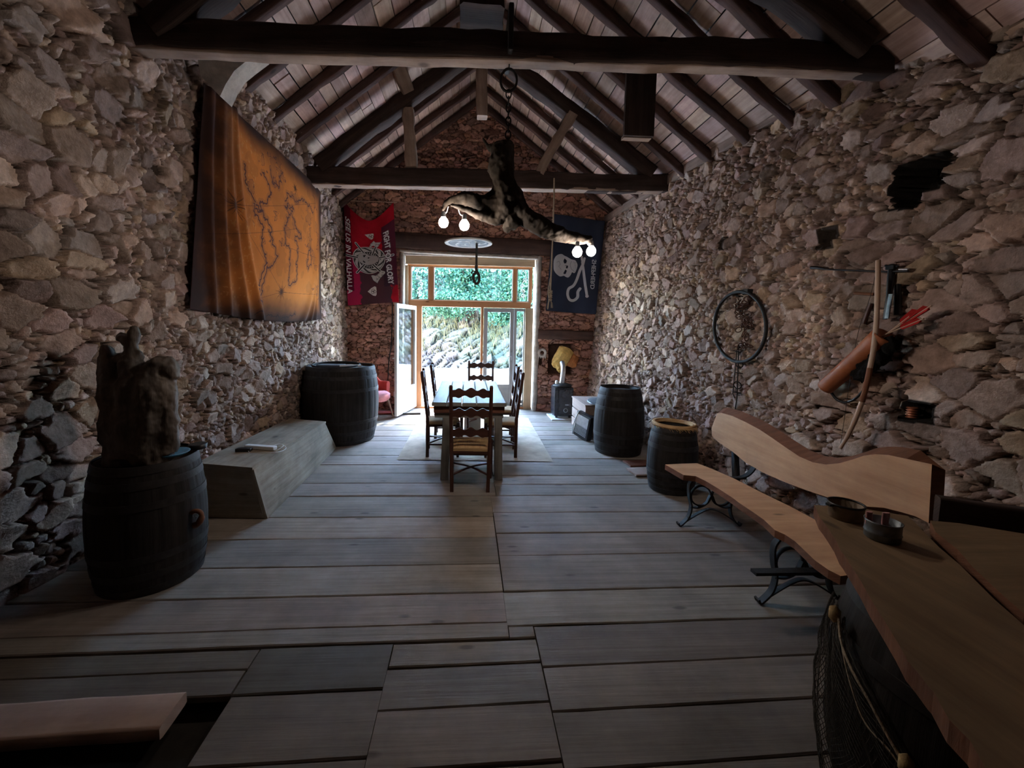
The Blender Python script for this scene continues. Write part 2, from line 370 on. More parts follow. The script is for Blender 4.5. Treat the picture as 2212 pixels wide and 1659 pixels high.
def stones(U, Vv, cell=.085, asp=1.35, depth=.05, seed=0, bigp=.13, bigw=1.1, tilt=.32, rough=.022, gw=1.0, edge=.09):
    """rubble height field: returns height (outwards) and colour"""
    r = np.random.default_rng(seed)
    wu = U+.03*(fbm(U*9, Vv*9, seed)-.5)+.010*(vn(U*38, Vv*38, seed+2)-.5); wv = Vv+.03*(fbm(U*9+40, Vv*9, seed+1)-.5)+.010*(vn(U*38+9, Vv*38, seed+3)-.5)
    gx = wu/(cell*asp); gy = wv/cell; x0 = int(np.floor(gx.min()))-3; y0 = int(np.floor(gy.min()))-3
    nx = int(gx.max())-x0+5; ny = int(gy.max())-y0+5
    jx = r.random((ny, nx)); jy = r.random((ny, nx)); wt = np.where(r.random((ny, nx)) < bigp, bigw*(.5+.5*r.random((ny, nx))), 0)
    ci = np.floor(gx).astype(int)-x0; cj = np.floor(gy).astype(int)-y0; lx = gx-x0; ly = gy-y0
    F1 = np.full(U.shape, 1e9); F2 = F1.copy(); I = np.zeros(U.shape, int); DX = np.zeros(U.shape); DY = np.zeros(U.shape)
    for dj in (-2, -1, 0, 1, 2):
        for di in (-2, -1, 0, 1, 2):
            a = np.clip(ci+di, 0, nx-1); b = np.clip(cj+dj, 0, ny-1)
            dx = lx-(a+jx[b, a]); dy = ly-(b+jy[b, a]); ax, ay = np.abs(dx), np.abs(dy)
            d = .55*np.sqrt(dx*dx+dy*dy)+.45*np.maximum(np.maximum(ax, ay), .75*(ax+ay))-wt[b, a]*.75
            n1 = d < F1; F2 = np.where(n1, F1, np.minimum(F2, d)); F1 = np.where(n1, d, F1)
            I = np.where(n1, b*nx+a, I); DX = np.where(n1, dx, DX); DY = np.where(n1, dy, DY)
    N = nx*ny; e = F2-F1
    gapw = gw*(.02+.20*np.clip(fbm(U*7, Vv*7, seed+7)-.38, 0, 1))
    p = np.clip((e-gapw)/edge, 0, 1); p = p*p*(3-2*p)
    off = r.random(N)*rough*1.4; tx = (r.random(N)-.5)*2*tilt*cell; ty = (r.random(N)-.5)*2*tilt*cell
    off = off+wt.ravel()*.010
    h = p*(off[I]+np.clip(tx[I]*DX+ty[I]*DY, -.02, .02))-depth*(1-p)+.008*(fbm(U*30, Vv*30, seed+4)-.5)*p
    ic = r.integers(0, len(PAL), N); br = .68+.6*r.random(N); hu = 1+.05*(r.random((N, 3))-.5)
    c = (PAL[ic]*br[:, None]*hu)[I]
    pc = np.clip((e-gapw*.8)/.05, 0, 1)[..., None]
    c = c*pc+MORT*(1-pc)
    return h, c
lerp = lambda a, b, t: a+(b-a)*t
def itp(y, ys, xs): return np.interp(y, ys, xs)
LB = ([-3, 3, 5, 8.1], [-2.78, -2.66, -2.38, -2.27]); LT = ([-3, 3, 6, 8.1], [-2.2, -2.2, -2.2, -2.42])
RB = ([-3, 3, 8.1], [3.1, 2.82, 2.38]); RT = ([-3, 2.6, 3.3, 4.5, 6, 8.1], [3.45, 3.30, 3.08, 2.91, 2.80, 2.64])
def wallx(side, Y, Z):
    b, t = (LB, LT) if side < 0 else (RB, RT)
    return lerp(itp(Y, *b), itp(Y, *t), np.clip(Z/3.75, -.1, 1.2))
ZT = 3.78; YB = 8.1
def wr(px, py, off=.0, guess=2.8):
    x = guess
    for _ in range(12):
        p = P(px, py, x=x); x = float(wallx(1, p.y, p.z))-off
    return P(px, py, x=x)
def hole(xa, ya, xb, yb, d):
    a, b = wr(xa, ya), wr(xb, yb); return (min(a.y, b.y), max(a.y, b.y), min(a.z, b.z), max(a.z, b.z), d)
def side_wall(name, side, seed):
    ys = np.concatenate([np.arange(-3, .8, .05), np.arange(.8, YB+.02, .0105)]); zs = np.arange(-.06, ZT+.001+(.2 if side < 0 else 0), .0105)
    Y, Z = np.meshgrid(ys, zs)
    h, c = stones(Y, Z, .050, 1.2, .022, seed, .09, 1.8, .5, .022, 1.3)
    h2, c2 = stones(Y, Z, .062, 1.5, .030, seed+50, .13, 2.1, .5, .026, 1.5)      # nearer end: larger stones
    w = np.clip((3.9-Y)/1.2+1.2*(fbm(Y*1.2, Z*1.2, seed)-.5), 0, 1); w = (w > .5)[..., None]
    h = np.where(w[..., 0], h2, h); c = np.where(w, c2, c)
    h = h+.05*(fbm(Y*1.3, Z*1.3, seed+9)-.5)
    tone = .78+.5*fbm(Y*.9, Z*.9, seed+20)[..., None]; c = c*tone*1.12
    if side > 0:   # putlog holes and the niche
        for (y0, y1, z0, z1, d) in (hole(1948, 362, 2030, 405, .28), hole(1946, 395, 1984, 442, .22), hole(1962, 868, 2012, 912, .13), hole(1778, 500, 1808, 530, .07), hole(1560, 520, 1572, 534, .05)):
            wy = Y+.03*(fbm(Y*14, Z*14, 3)-.5); wz = Z+.03*(fbm(Y*14, Z*14, 5)-.5)
            mk = (wy > y0) & (wy < y1) & (wz > z0) & (wz < z1)
            h = np.where(mk, -d, h); m2 = mk.copy()
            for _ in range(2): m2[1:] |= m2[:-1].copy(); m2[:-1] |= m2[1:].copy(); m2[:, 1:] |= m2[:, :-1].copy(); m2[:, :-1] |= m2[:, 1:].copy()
            c = np.where(m2[..., None], MORT*(.2 if d > .1 else .8), c)  # shade inside the holes painted into the colour, rims included
    X = wallx(side, Y, Z)-side*h
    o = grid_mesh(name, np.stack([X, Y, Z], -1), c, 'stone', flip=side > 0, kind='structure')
    return o
side_wall('wall_left', -1, 11); side_wall('wall_right', 1, 23)
mb = MB()   # outer masonry behind the faces (closes the room to the light)
mb.box((-3.15, 2.6, 1.8), (.3, 11.6, 3.9)); mb.build('wall_left_outer', 'earth', kind='structure')
mb = MB(); mb.box((3.85, 2.6, 1.6), (.3, 11.6, 3.5)); mb.build('wall_right_outer', 'earth', kind='structure')
# back wall with gable
DX0, DX1, DZ = -1.25, 1.32, 3.0
def back_wall():
    xs = np.arange(-2.6, 2.95, .0125); zs = np.arange(-.06, 5.95, .0125); X, Z = np.meshgrid(xs, zs)
    h, c = stones(X, Z, .060, 2.2, .026, 77, .10, 1.3, .3, .02); h = h+.04*(fbm(X*1.4, Z*1.4, 8)-.5)
    c = c*(.8+.4*fbm(X, Z, 3)[..., None])
    wx = .03*(fbm(X*8, Z*8, 2)-.5)
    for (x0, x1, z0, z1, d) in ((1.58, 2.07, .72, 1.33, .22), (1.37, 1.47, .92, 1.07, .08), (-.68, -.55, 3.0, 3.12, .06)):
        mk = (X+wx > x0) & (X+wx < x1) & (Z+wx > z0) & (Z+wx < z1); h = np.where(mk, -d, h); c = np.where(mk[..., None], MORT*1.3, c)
    keep = ~((X > DX0-.02) & (X < DX1+.02) & (Z < DZ+.03))
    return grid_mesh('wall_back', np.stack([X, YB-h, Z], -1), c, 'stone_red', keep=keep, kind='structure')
back_wall()
mb = MB()
mb.box((-2.3, 8.45, 2.9), (1.86, .2, 6.2)); mb.box((2.35, 8.45, 2.9), (2.04, .2, 6.2)); mb.box((0, 8.45, 4.6), (2.9, .2, 3.2))
mb.build('wall_back_outer', 'earth', kind='structure')
mb = MB(); mb.box((.3, -3.1, 2.6), (7.6, .2, 6.4)); mb.build('wall_front', 'lintel', kind='structure')

# ------------------------------------------------------------------ floor
mb = MB()
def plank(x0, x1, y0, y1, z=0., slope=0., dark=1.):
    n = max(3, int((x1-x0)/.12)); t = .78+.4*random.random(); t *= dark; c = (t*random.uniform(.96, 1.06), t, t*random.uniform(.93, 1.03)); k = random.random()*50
    zz = z+random.uniform(-.003, .003); R = []
    kk = lambda y: .032*min(1, max(0, (3.4-y)/2.2))
    for i in range(n+1):
        x = x0+(x1-x0)*i/n; j = lambda a: .003*nv((x*1.5, a, k), 1)+.003*nv((x*9, a, k), 1)
        ya, yb = y0+.002+j(1)+kk(y0)*x, y1-.002+j(9)+kk(y1)*x; w = .004*nv((x, k, 0), 1.3)
        R.append([(x, ya, zz-.03+w), (x, ya+.001, zz-.006+w), (x, ya+.006, zz+w), (x, (ya+yb)/2, zz+.001+w), (x, yb-.006, zz+w), (x, yb-.001, zz-.006+w), (x, yb, zz-.03+w)])
    off = random.random()*20; V = [p for r in R for p in r]; F = []; UV = []
    for i in range(n):
        for q in range(6):
            F.append((i*7+q, (i+1)*7+q, (i+1)*7+q+1, i*7+q+1)); UV.append([(V[a][0]+off, V[a][1]+off) for a in F[-1]])
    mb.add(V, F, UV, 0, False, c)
    mb.add([R[-1][0], R[-1][2], R[-1][4], R[-1][6], R[0][0], R[0][2], R[0][4], R[0][6]], [(0, 1, 2, 3), (7, 6, 5, 4)], None, 0, False, c)
def run(x0, x1, ya, yb, ws=(.22, .36), cuts=None, slope=0., z=0, dark=1.):
    y = ya; i = 0
    while y < yb-.05:
        w = min(random.uniform(*ws), yb-y) if not cuts or i >= len(cuts) else cuts[i]; i += 1
        if yb-(y+w) < .12: w = yb-y
        plank(x0+random.uniform(-.004, .004), x1, y, y+w, z, slope, dark); y += w
# right of the long joint (x>.24), left of it, and the patched foreground
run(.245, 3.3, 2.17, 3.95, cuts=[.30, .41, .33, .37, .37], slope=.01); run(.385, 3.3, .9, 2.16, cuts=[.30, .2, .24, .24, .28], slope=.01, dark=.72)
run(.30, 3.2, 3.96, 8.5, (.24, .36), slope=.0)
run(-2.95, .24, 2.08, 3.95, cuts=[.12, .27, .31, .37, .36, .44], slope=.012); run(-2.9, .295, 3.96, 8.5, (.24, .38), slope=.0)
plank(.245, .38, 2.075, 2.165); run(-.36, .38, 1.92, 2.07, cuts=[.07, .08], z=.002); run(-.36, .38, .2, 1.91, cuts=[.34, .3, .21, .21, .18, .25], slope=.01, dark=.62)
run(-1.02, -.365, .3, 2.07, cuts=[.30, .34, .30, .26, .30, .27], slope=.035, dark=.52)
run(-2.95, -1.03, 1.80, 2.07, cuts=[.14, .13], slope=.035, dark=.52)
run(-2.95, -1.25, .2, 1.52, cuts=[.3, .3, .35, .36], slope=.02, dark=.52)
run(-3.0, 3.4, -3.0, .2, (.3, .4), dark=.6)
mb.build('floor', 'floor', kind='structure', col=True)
mb = MB(); mb.box((.2, 2.7, -.10), (7.4, 11.8, .04)); mb.build('floor_underside', 'earth', kind='structure')
mb = MB(); a, b = P(385, 1541, z=.055), P(350, 1606, z=.0)
mb.beam((-2.7, 1.60, .03), (-1.19, 1.66, .03), .17, .055, .004, up=(0, 0, 1)); mb.build('loose_plank', 'pinkplank', label='loose pinkish plank lying over the dark gap in the floor at lower left', cat='plank')

# ------------------------------------------------------------------ roof
RX, RZ = .12, 5.78; SL, SR = 2.0/2.57, 2.03/2.72
def roofz(x): return RZ-(RX-x)*SL if x < RX else RZ-(x-RX)*SR
mb = MB()
for side, xe, sl in ((-1, -3.3, SL), (1, 4.0, SR)):
    L = abs(xe-RX)*sqrt(1+sl*sl); d = Vector((side, 0, -sl)).normalized(); nrm = Vector((side*sl, 0, 1)).normalized(); t = 0
    while t < L:
        w = random.uniform(.15, .25); y = -3.1
        while y < 8.6:
            ln = random.choice((1.0, 1.5, 2.0, 2.5))*random.uniform(.9, 1.1); y1 = min(8.6, y+ln)
            c0 = Vector((RX, (y+y1)/2, RZ))+d*(t+w/2)+nrm*(.03+random.uniform(0, .012)); tn = .62+.55*random.random()
            T = FR(c0, Vector((0, 1, 0)), d, Vector((0, 1, 0)).cross(d))
            mb.box((0, 0, 0), (y1-y-.008, w-random.uniform(.006, .016), .025), T=T @ Matrix.Rotation(random.uniform(-.012, .012), 4, 'X'), col=(tn, tn*random.uniform(.92, 1.02), tn*random.uniform(.88, 1.0)))
            y = y1
        t += w
mb.build('ceiling', 'roof', kind='structure', col=True)
mb = MB()
for side, xe, sl in ((-1, -3.4, SL), (1, 4.1, SR)):
    mb.add([(RX, -3.2, RZ+.12), (RX, 8.7, RZ+.12), (xe, 8.7, RZ+.12-abs(xe-RX)*sl), (xe, -3.2, RZ+.12-abs(xe-RX)*sl)], [(0, 1, 2, 3)])
mb.build('ceiling_slates', 'slate', kind='structure')
ORD = ['first', 'second', 'third', 'fourth', 'fifth', 'sixth', 'seventh', 'eighth', 'ninth', 'tenth', 'eleventh', 'twelfth', 'thirteenth', 'fourteenth', 'fifteenth', 'sixteenth']
ry = [7.9, 7.35, 6.8, 6.3, 5.5, 4.95, 4.38, 3.85, 3.42, 2.62, 2.1, 1.55, 1.0, .4]
for side, nm, xe in ((-1, 'left', -2.75), (1, 'right', 3.35)):
    for i, y in enumerate(ry):
        mb = MB(); x0 = RX+side*.02; dz = .055
        mb.beam((x0, y, roofz(x0)-dz), (xe, y+random.uniform(-.05, .05), roofz(xe)-dz), random.uniform(.075, .10), .09, .012, up=(0, 0, 1), k=i*3+side)
        mb.build('rafter', 'rafter', label='dark rough rafter on the %s roof slope, %s from the far gable' % (nm, ORD[i]), cat='rafter', group='rafters of the %s roof slope' % nm)
for y, z0, z1, xl, xr, w, nm, k in ((3.05, 3.54, 3.80, -2.35, 3.04, .11, 'near', 3), (5.97, 3.55, 3.83, -2.3, 2.82, .16, 'far', 31)):
    t = empty('tie_beam', (0, y, z0), label='long dark hand-hewn tie beam across the room, the %s one of two' % nm, cat='beam', group='roof trusses')
    A_, B_, C_, D_ = [P(q_[0], q_[1], y=y-w/2) for q_ in (((430, 103), (1800, 147), (430, 50), (1800, 80)) if nm == 'near' else ((690, 395), (1430, 412), (690, 352), (1430, 380)))]
    ext = lambda a_, b_, x_: a_+(b_-a_)*((x_-a_.x)/(b_.x-a_.x)); bl_, br_, tl_, tr_ = ext(A_, B_, xl), ext(A_, B_, xr), ext(C_, D_, xl), ext(C_, D_, xr)
    hh = ((tl_.z-bl_.z)+(tr_.z-br_.z))/2; z0 = bl_.z; z1 = tl_.z; sk = br_.z-bl_.z
    mb = MB(); mb.beam((xl, y, bl_.z+hh/2), (xr, y, br_.z+hh/2), w, hh, .016, k=k); o = mb.build('beam', 'beam', t)
    mb = MB(); mb.beam((xl+.1, y+.01, bl_.z+.008), (xr-.1, y+.01, br_.z+.008), w*.94, .035, .010, k=k+1); mb.build('lit_underside', 'palebeam', t, label='underside painted paler for the light from below')  # pale strip paints lamp and bounce light onto the beam's underside
    for side, xe, ln in ((-1, xl+.25, 'left'), (1, xr-.25, 'right')):
        mb = MB(); zz = (z1 if side < 0 else z1+sk)-.02
        top = (RX-side*.0, y, roofz(RX)-.42 if nm == 'near' else 5.45); mb.beam((xe, y, zz), top, .20, .19, .02, k=k+7+side)
        mb.build('principal_rafter', 'beam', label='thick dark principal rafter rising from the %s end of the %s tie beam' % (ln, nm), cat='rafter', group='principal rafters')
def stick(name, a, b, w, mat, label, cat, k=1, jit=.02, h=None):
    mb = MB(); mb.beam(a, b, w, h or w, jit, up=(0, 1, 0), k=k); return mb.build(name, mat, label=label, cat=cat)
stick('king_post', P(1043, 60, y=5.98), P(1041, 254, y=5.98), .15, 'palebeam', 'pale king post hanging from the roof ridge above the far tie beam', 'post', 2)
stick('king_post', (.05, 3.09, 3.78), (.1, 3.09, 5.5), .3, 'beam', 'dark king post above the middle of the near tie beam', 'post', 12)
stick('strut', P(884, 236, y=5.96), P(890, 364, y=5.96), .15, 'palebeam', 'pale upright strut standing on the far tie beam, left side', 'strut', 3, .03)
stick('strut', P(1236, 248, y=5.93), P(1166, 376, y=5.93), .13, 'palebeam', 'pale slanting strut on the far tie beam, right side', 'strut', 4, .03)
stick('strut', P(850, 118, y=5.6), P(881, 196, y=5.9), .17, 'palebeam', 'short pale strut between left principal rafter and roof boards', 'strut', 5, .03)
stick('strut', P(1316, 126, y=5.6), P(1262, 218, y=5.95), .16, 'palebeam', 'short pale strut between right principal rafter and roof boards', 'strut', 6, .03)
# wall plates
for i in range(2):
    side = (-1, 1)[i]; ys = [YB, 6, 4.5, 3.3, 2.6, 1.4, 0, -3] if i else [3.1, 2.6, 1.4, 0, -3]; mb = MB(); R = []
    for y in ys:
        x = float(wallx(side, y, 3.76)); R.append([(x+side*.35, y, 3.70), (x-side*.045, y, 3.68+.01*nv((y, 0, 0), 2)), (x-side*.05, y, 3.80), (x-side*.02, y, 3.83), (x+side*.35, y, 3.86)])
    mb.rings(R if side < 0 else [r[::-1] for r in R], True, True, sm=False); mb.build('trim_%d' % (i+1), 'plate', kind='structure')
# filler masonry above the plates up to the roof
mb = MB(); mb.box((-2.62, 2.6, 3.88), (.5, 11.4, .3)); mb.build('wall_left_top', 'earth', kind='structure')
# plaster corbel under the near beam
mb = MB(); pts = [P(*q, y=3.5) for q in ((430, 108), (566, 118), (534, 142), (512, 160), (494, 188), (482, 214), (440, 170))]
R = [[(p.x, y, p.z) for p in pts] for y in (3.46, 3.55, 3.62)]
mb.rings(R, True, True, sm=False); mb.build('trim_3', 'plaster', kind='structure')
# hanging board box on the right
mb = MB(); a = P(1346, 292, y=3.32); mb.box((1.30, 3.3, 3.42), (.235, .035, .56), bev=.004); mb.box((1.30, 3.34, 3.145), (.22, .06, .02), mi=1)
mb.build('hanging_board', ['beam', 'palebeam'], label='dark board hanging upright behind the near tie beam, right side', cat='board')

# ------------------------------------------------------------------ door wall
mb = MB()   # reveal plaster: irregular strips
def strip(p0, p1, w, dpt=.06, k=0, n=26):
    p0, p1 = Vector(p0), Vector(p1); t = (p1-p0); d = t.normalized(); s = Vector((-d.z, 0, d.x)); R = []
    for i in range(n+1):
        c = p0+t*i/n; a = w*(.8+.9*abs(nv(c, 5, k))+.3*nv(c, 17, k)); b = w*.5
        R.append([tuple(c+s*a), tuple(c+s*a*.7+Vector((0, -dpt*.6, 0))), tuple(c+Vector((0, -dpt*(.8+.5*nv(c, 6, k)), 0))), tuple(c-s*b+Vector((0, -dpt*.4, 0))), tuple(c-s*b)])
    mb.rings(R, True, True, sm=True)
strip((DX0-.02, 8.09, 0), (DX0+.0, 8.09, 3.0), .055, k=1); strip((DX0-.05, 8.09, 3.03), (DX1+.05, 8.09, 2.96), .045, k=2); strip((DX1+.02, 8.09, 3.0), (DX1-.01, 8.09, 0), .065, k=3)
mb.build('trim_4', 'plaster', kind='structure')
mb = MB()
mb.box((DX0-.02, 8.3, 1.5), (.08, .36, 3.0)); mb.box((DX1+.03, 8.3, 1.5), (.08, .36, 3.0)); mb.box((0, 8.3, 3.02), (2.8, .36, .08)); mb.build('trim_5', 'plaster', kind='structure')
YD = 8.32
def q3(px, py, y=YD): return P(px, py, y=y)
xL, xR = DX0+.03, DX1-.03
zt = 2.88; zr0, zr1 = 2.02, 2.14       # transom rail
mb = MB(); mb.box(((xL+xR)/2, 8.24, 2.91), (xR-xL, .05, .17), bev=.003); mb.build('trim_6', 'beige', kind='structure')
mb = MB(); mb.box((xR-.085, 8.25, 1.01), (.15, .06, 2.02), bev=.003); mb.box((xL+.02, 8.27, 1.4), (.05, .06, 2.8)); mb.box((-1.10, 8.33, 1.01), (.16, .07, 2.02), bev=.003); mb.build('trim_7', 'beige', kind='structure')
mb = MB(); xl2 = xL+.05
mb.box(((xL+xR)/2, YD, (zr0+zr1)/2), (xR-xL-.1, .09, zr1-zr0), bev=.006); mb.box((-.965, YD, 1.0), (.11, .09, 2.05), bev=.005)
mb.box((.275, YD, 1.0), (.05, .09, 2.05), bev=.004); mb.box(((xL+xR)/2, YD, .02), (xR-xL, .14, .04), bev=.004); mb.build('trim_8', 'orange', kind='structure')
# transom window
w = empty('window_1', (0, YD, zr1), kind='structure'); mb = MB()
X = [xl2, -1.0, -.93, .60, .67, xR-.06]; za, zb = zr1, 2.80
for x0, x1 in ((xl2-.02, xl2+.04), (-.78, -.69), (.88, .95), (xR-.09, xR-.03)): mb.box(((x0+x1)/2, YD, (za+zb)/2), (x1-x0, .07, zb-za), bev=.005)
mb.box(((xL+xR)/2, YD, zb+.02), (xR-xL-.06, .07, .06), bev=.005); mb.build('window_frame', 'orange', w)
mb = MB()
for x0, x1 in ((xl2+.04, -.78), (-.69, .88), (.95, xR-.09)):
    for a, b, c, d in ((x0, x1, za, za+.02), (x0, x1, zb-.025, zb-.005), (x0, x0+.02, za, zb), (x1-.02, x1, za, zb)): mb.box(((a+b)/2, YD-.01, (c+d)/2), (b-a, .03, d-c))
mb.build('glazing_bead', 'white', w)
for x0, x1 in ((xl2+.04, -.78), (-.69, .88), (.95, xR-.09)):
    g = MB(); g.box(((x0+x1)/2, YD, (za+zb)/2), (x1-x0, .006, zb-za)); g.build('pane', 'glass', w)
def scroll(mb, c, s, hand=1, r=.006):
    pts = [(0, -.30), (.01, -.18), (.05, -.08), (.03, .02), (-.04, .10), (-.03, .2), (.03, .26), (.07, .22), (.05, .18)]
    mb.tube(sm([(c[0]+hand*x*s, c[1], c[2]+z*s) for x, z in pts], 5), r, 5)
    for (x, z, d) in ((.02, -.15, 1), (.04, -.05, -1), (-.02, .07, 1), (.02, -.24, -1)):
        mb.tube([(c[0]+hand*(x+d*(.012+.035*(1-k/14))*cos(k*.55)*s), c[1], c[2]+(z+.045*(1-k/14)*sin(k*.55))*s) for k in range(14)], r*.8, 4)
mb = MB(); scroll(mb, (-.97, YD-.02, 2.50), 1.0, 1, .009); scroll(mb, (1.10, YD-.02, 2.50), 1.0, -1, .009); mb.build('scroll_decoration', 'white', w, label='white curly scrollwork')
def leaf(name, W, H, T, mat, rail=.30, st=.075, handle=True):
    t = empty(name, (0, 0, 0), kind='structure'); mb = MB()
    mb.box((st/2, 0, H/2), (st, .05, H), bev=.004); mb.box((W-st/2, 0, H/2), (st, .05, H), bev=.004)
    mb.box((W/2, 0, H-st/2), (W-2*st, .05, st), bev=.004); mb.box((W/2, 0, st/2), (W-2*st, .05, st)); mb.box((W/2, 0, rail), (W-2*st, .045, .07), bev=.003)
    mb.build('door_frame', mat, t)
    g = MB(); g.box((W/2, 0, (rail+H-st)/2), (W-2*st, .008, H-st-rail)); g.build('pane', 'glass', t)
    g = MB(); g.box((W/2, 0, rail/2+.02), (W-2*st, .02, rail-.08), bev=.003); g.build('door_panel', mat, t)
    if handle:
        g = MB(); g.tube([(W-.035, -.03, 1.02), (W-.035, -.07, 1.02), (W-.13, -.075, 1.02)], .009, 8); g.box((W-.035, -.03, 1.02), (.03, .01, .16)); g.build('door_handle', 'steel', t)
    t.matrix_world = T; return t
# open leaf swings inwards on the left
leaf('door_1', .98, 1.98, Mx((-1.03, YD-.06, .04), 0, 0, radians(-103)), 'white', .42)
leaf('door_2', .60, 1.97, Mx((.31, YD-.01, .04)), 'greyw', .42)
leaf('door_3', .24, 1.97, Mx((.915, YD-.01, .04)), 'greyw', .10, .05, False)
# lintels
def timber(n, a, b, w, h, mat='lintel', k=0):
    mb = MB(); mb.beam(a, b, w, h, .014, k=k); mb.build('trim_%d' % n, mat, kind='structure')
timber(9, (-1.55, 8.14, 3.24), (1.62, 8.14, 3.16), .2, .30, k=4); timber(10, (1.36, 8.12, 1.53), (2.44, 8.12, 1.50), .16, .19, k=5)
timber(11, (1.42, 8.12, 3.72), (2.2, 8.12, 3.68), .12, .1, k=6)

# ------------------------------------------------------------------ outside
mb = MB(); mb.box((0, 16, -.2), (50, 15.2, .2)); mb.build('ground', 'gravel', kind='structure')
mb = MB(); mb.box((0, 12.9, .10), (30, 1.0, .42), bev=.03); mb.build('kerb', 'concrete', kind='structure')
def bank():
    xs = np.arange(-9, 9, .05); ts = np.linspace(0, 1, 150); X, T_ = np.meshgrid(xs, ts)
    a = -.5; U = X*cos(a)-T_*3*sin(a); Vv = X*sin(a)+T_*3*cos(a)
    h, c = stones(U, Vv, .10, 4.2, .07, 5, .2, 1.0, .5, .09, 2.0)
    Y = 13.3+T_*3.2+.5*(fbm(X*.7, T_*2, 2)-.5)-h*1.3; Z = .25+T_*3.4+.5*(fbm(X*.8, T_*3, 3)-.5)+h
    g = np.clip(3.6*(fbm(X*1.3, T_*5, 7)-.40)+T_*1.6, 0, 1)[..., None]
    c = c*np.array((.26, .30, .33))*(1-g*.8)+np.array((.040, .055, .036))*g*.8
    grid_mesh('rock_bank', np.stack([X, Y, Z], -1), c, 'stone', kind='structure')
bank()
def foliage(name, c, r, n, mats, label, seed, leafs=.11):
    rg = np.random.default_rng(seed); t = empty(name, (c[0], c[1]+.6, 2.2), label=label, cat='bush', group='bushes on the bank')
    cl = rg.normal(size=(26, 3)); cl /= np.linalg.norm(cl, axis=1)[:, None]; cl = cl*rg.random((26, 1))**.4*np.array(r)*.8+np.array(c)
    mb = MB()
    for k in range(n):
        q = cl[rg.integers(26)]+rg.normal(size=3)*np.array(r)*.17; d = Vector(rg.normal(size=3)).normalized(); s_ = Vector(rg.normal(size=3)).cross(d).normalized(); L = leafs*rg.uniform(.6, 1.3)
        p = Vector(q); mb.add([p, p+d*L*.5+s_*L*.28, p+d*L, p+d*L*.5-s_*L*.28], [(0, 1, 2, 3)], [[(0, 0)]*4], int(rg.random() < .35))
    mb.build('foliage', mats, t); mb = MB()
    for k in range(5):
        e = cl[k]; mb.tube([(c[0]+.1*k-.2, c[1]+.6, 2.0), ((c[0]+e[0])/2, (c[1]+e[1])/2+.2, (2.2+e[2])/2), tuple(e)], [.05, .035, .015], 6)
    mb.build('branches', 'trunk', t)
foliage('leafy_bush', (-2.6, 14.6, 3.6), (1.5, .9, 1.7), 6000, ['leafA', 'leafB'], 'leafy green bush on the bank, left side of the doorway view', 1)
foliage('leafy_bush', (.1, 14.2, 3.3), (1.5, .8, 1.3), 7000, ['leafA', 'leafB'], 'leafy bush hanging over the rocks in the middle of the doorway', 2)
foliage('leafy_bush', (1.9, 13.9, 3.2), (1.0, .7, 1.3), 5000, ['leafB', 'leafA'], 'bright yellow-green bush seen through the right-hand glass', 3)
foliage('leafy_bush', (-.8, 16.2, 4.8), (2.8, .8, 1.5), 7000, ['leafA', 'leafB'], 'taller green bush behind, filling the transom window view', 4, .15)
foliage('leafy_bush', (-.6, 13.8, 2.35), (1.1, .45, .55), 4500, ['leafB', 'leafA'], 'low hanging green bush directly above the rocks in the open doorway', 6, .09)
foliage('leafy_bush', (1.3, 13.7, 2.2), (.9, .4, .6), 3500, ['leafB', 'leafA'], 'low bright bush over the rocks behind the right glass leaf', 7, .09)
foliage('leafy_bush', (3.4, 15.8, 4.2), (1.8, .9, 2.0), 5000, ['leafA', 'leafB'], 'dark green bush at far right behind the glass', 5, .14)
mb = MB(); rg = random.Random(3)
for k in range(1500):
    x = rg.uniform(-3.2, 2.6); tt = rg.uniform(.1, .7); y = 13.25+tt*3.2; z = .35+tt*3.4; h = rg.uniform(.15, .45); dx = rg.uniform(-.15, .15)
    mb.add([(x, y, z), (x+.012, y, z), (x+dx, y-.12, z+h)], [(0, 1, 2)], [[(0, 0)]*3])
mb.build('dry_grass', 'grass', label='dry grass tufts growing on the rocky bank outside', cat='grass', kind='stuff')

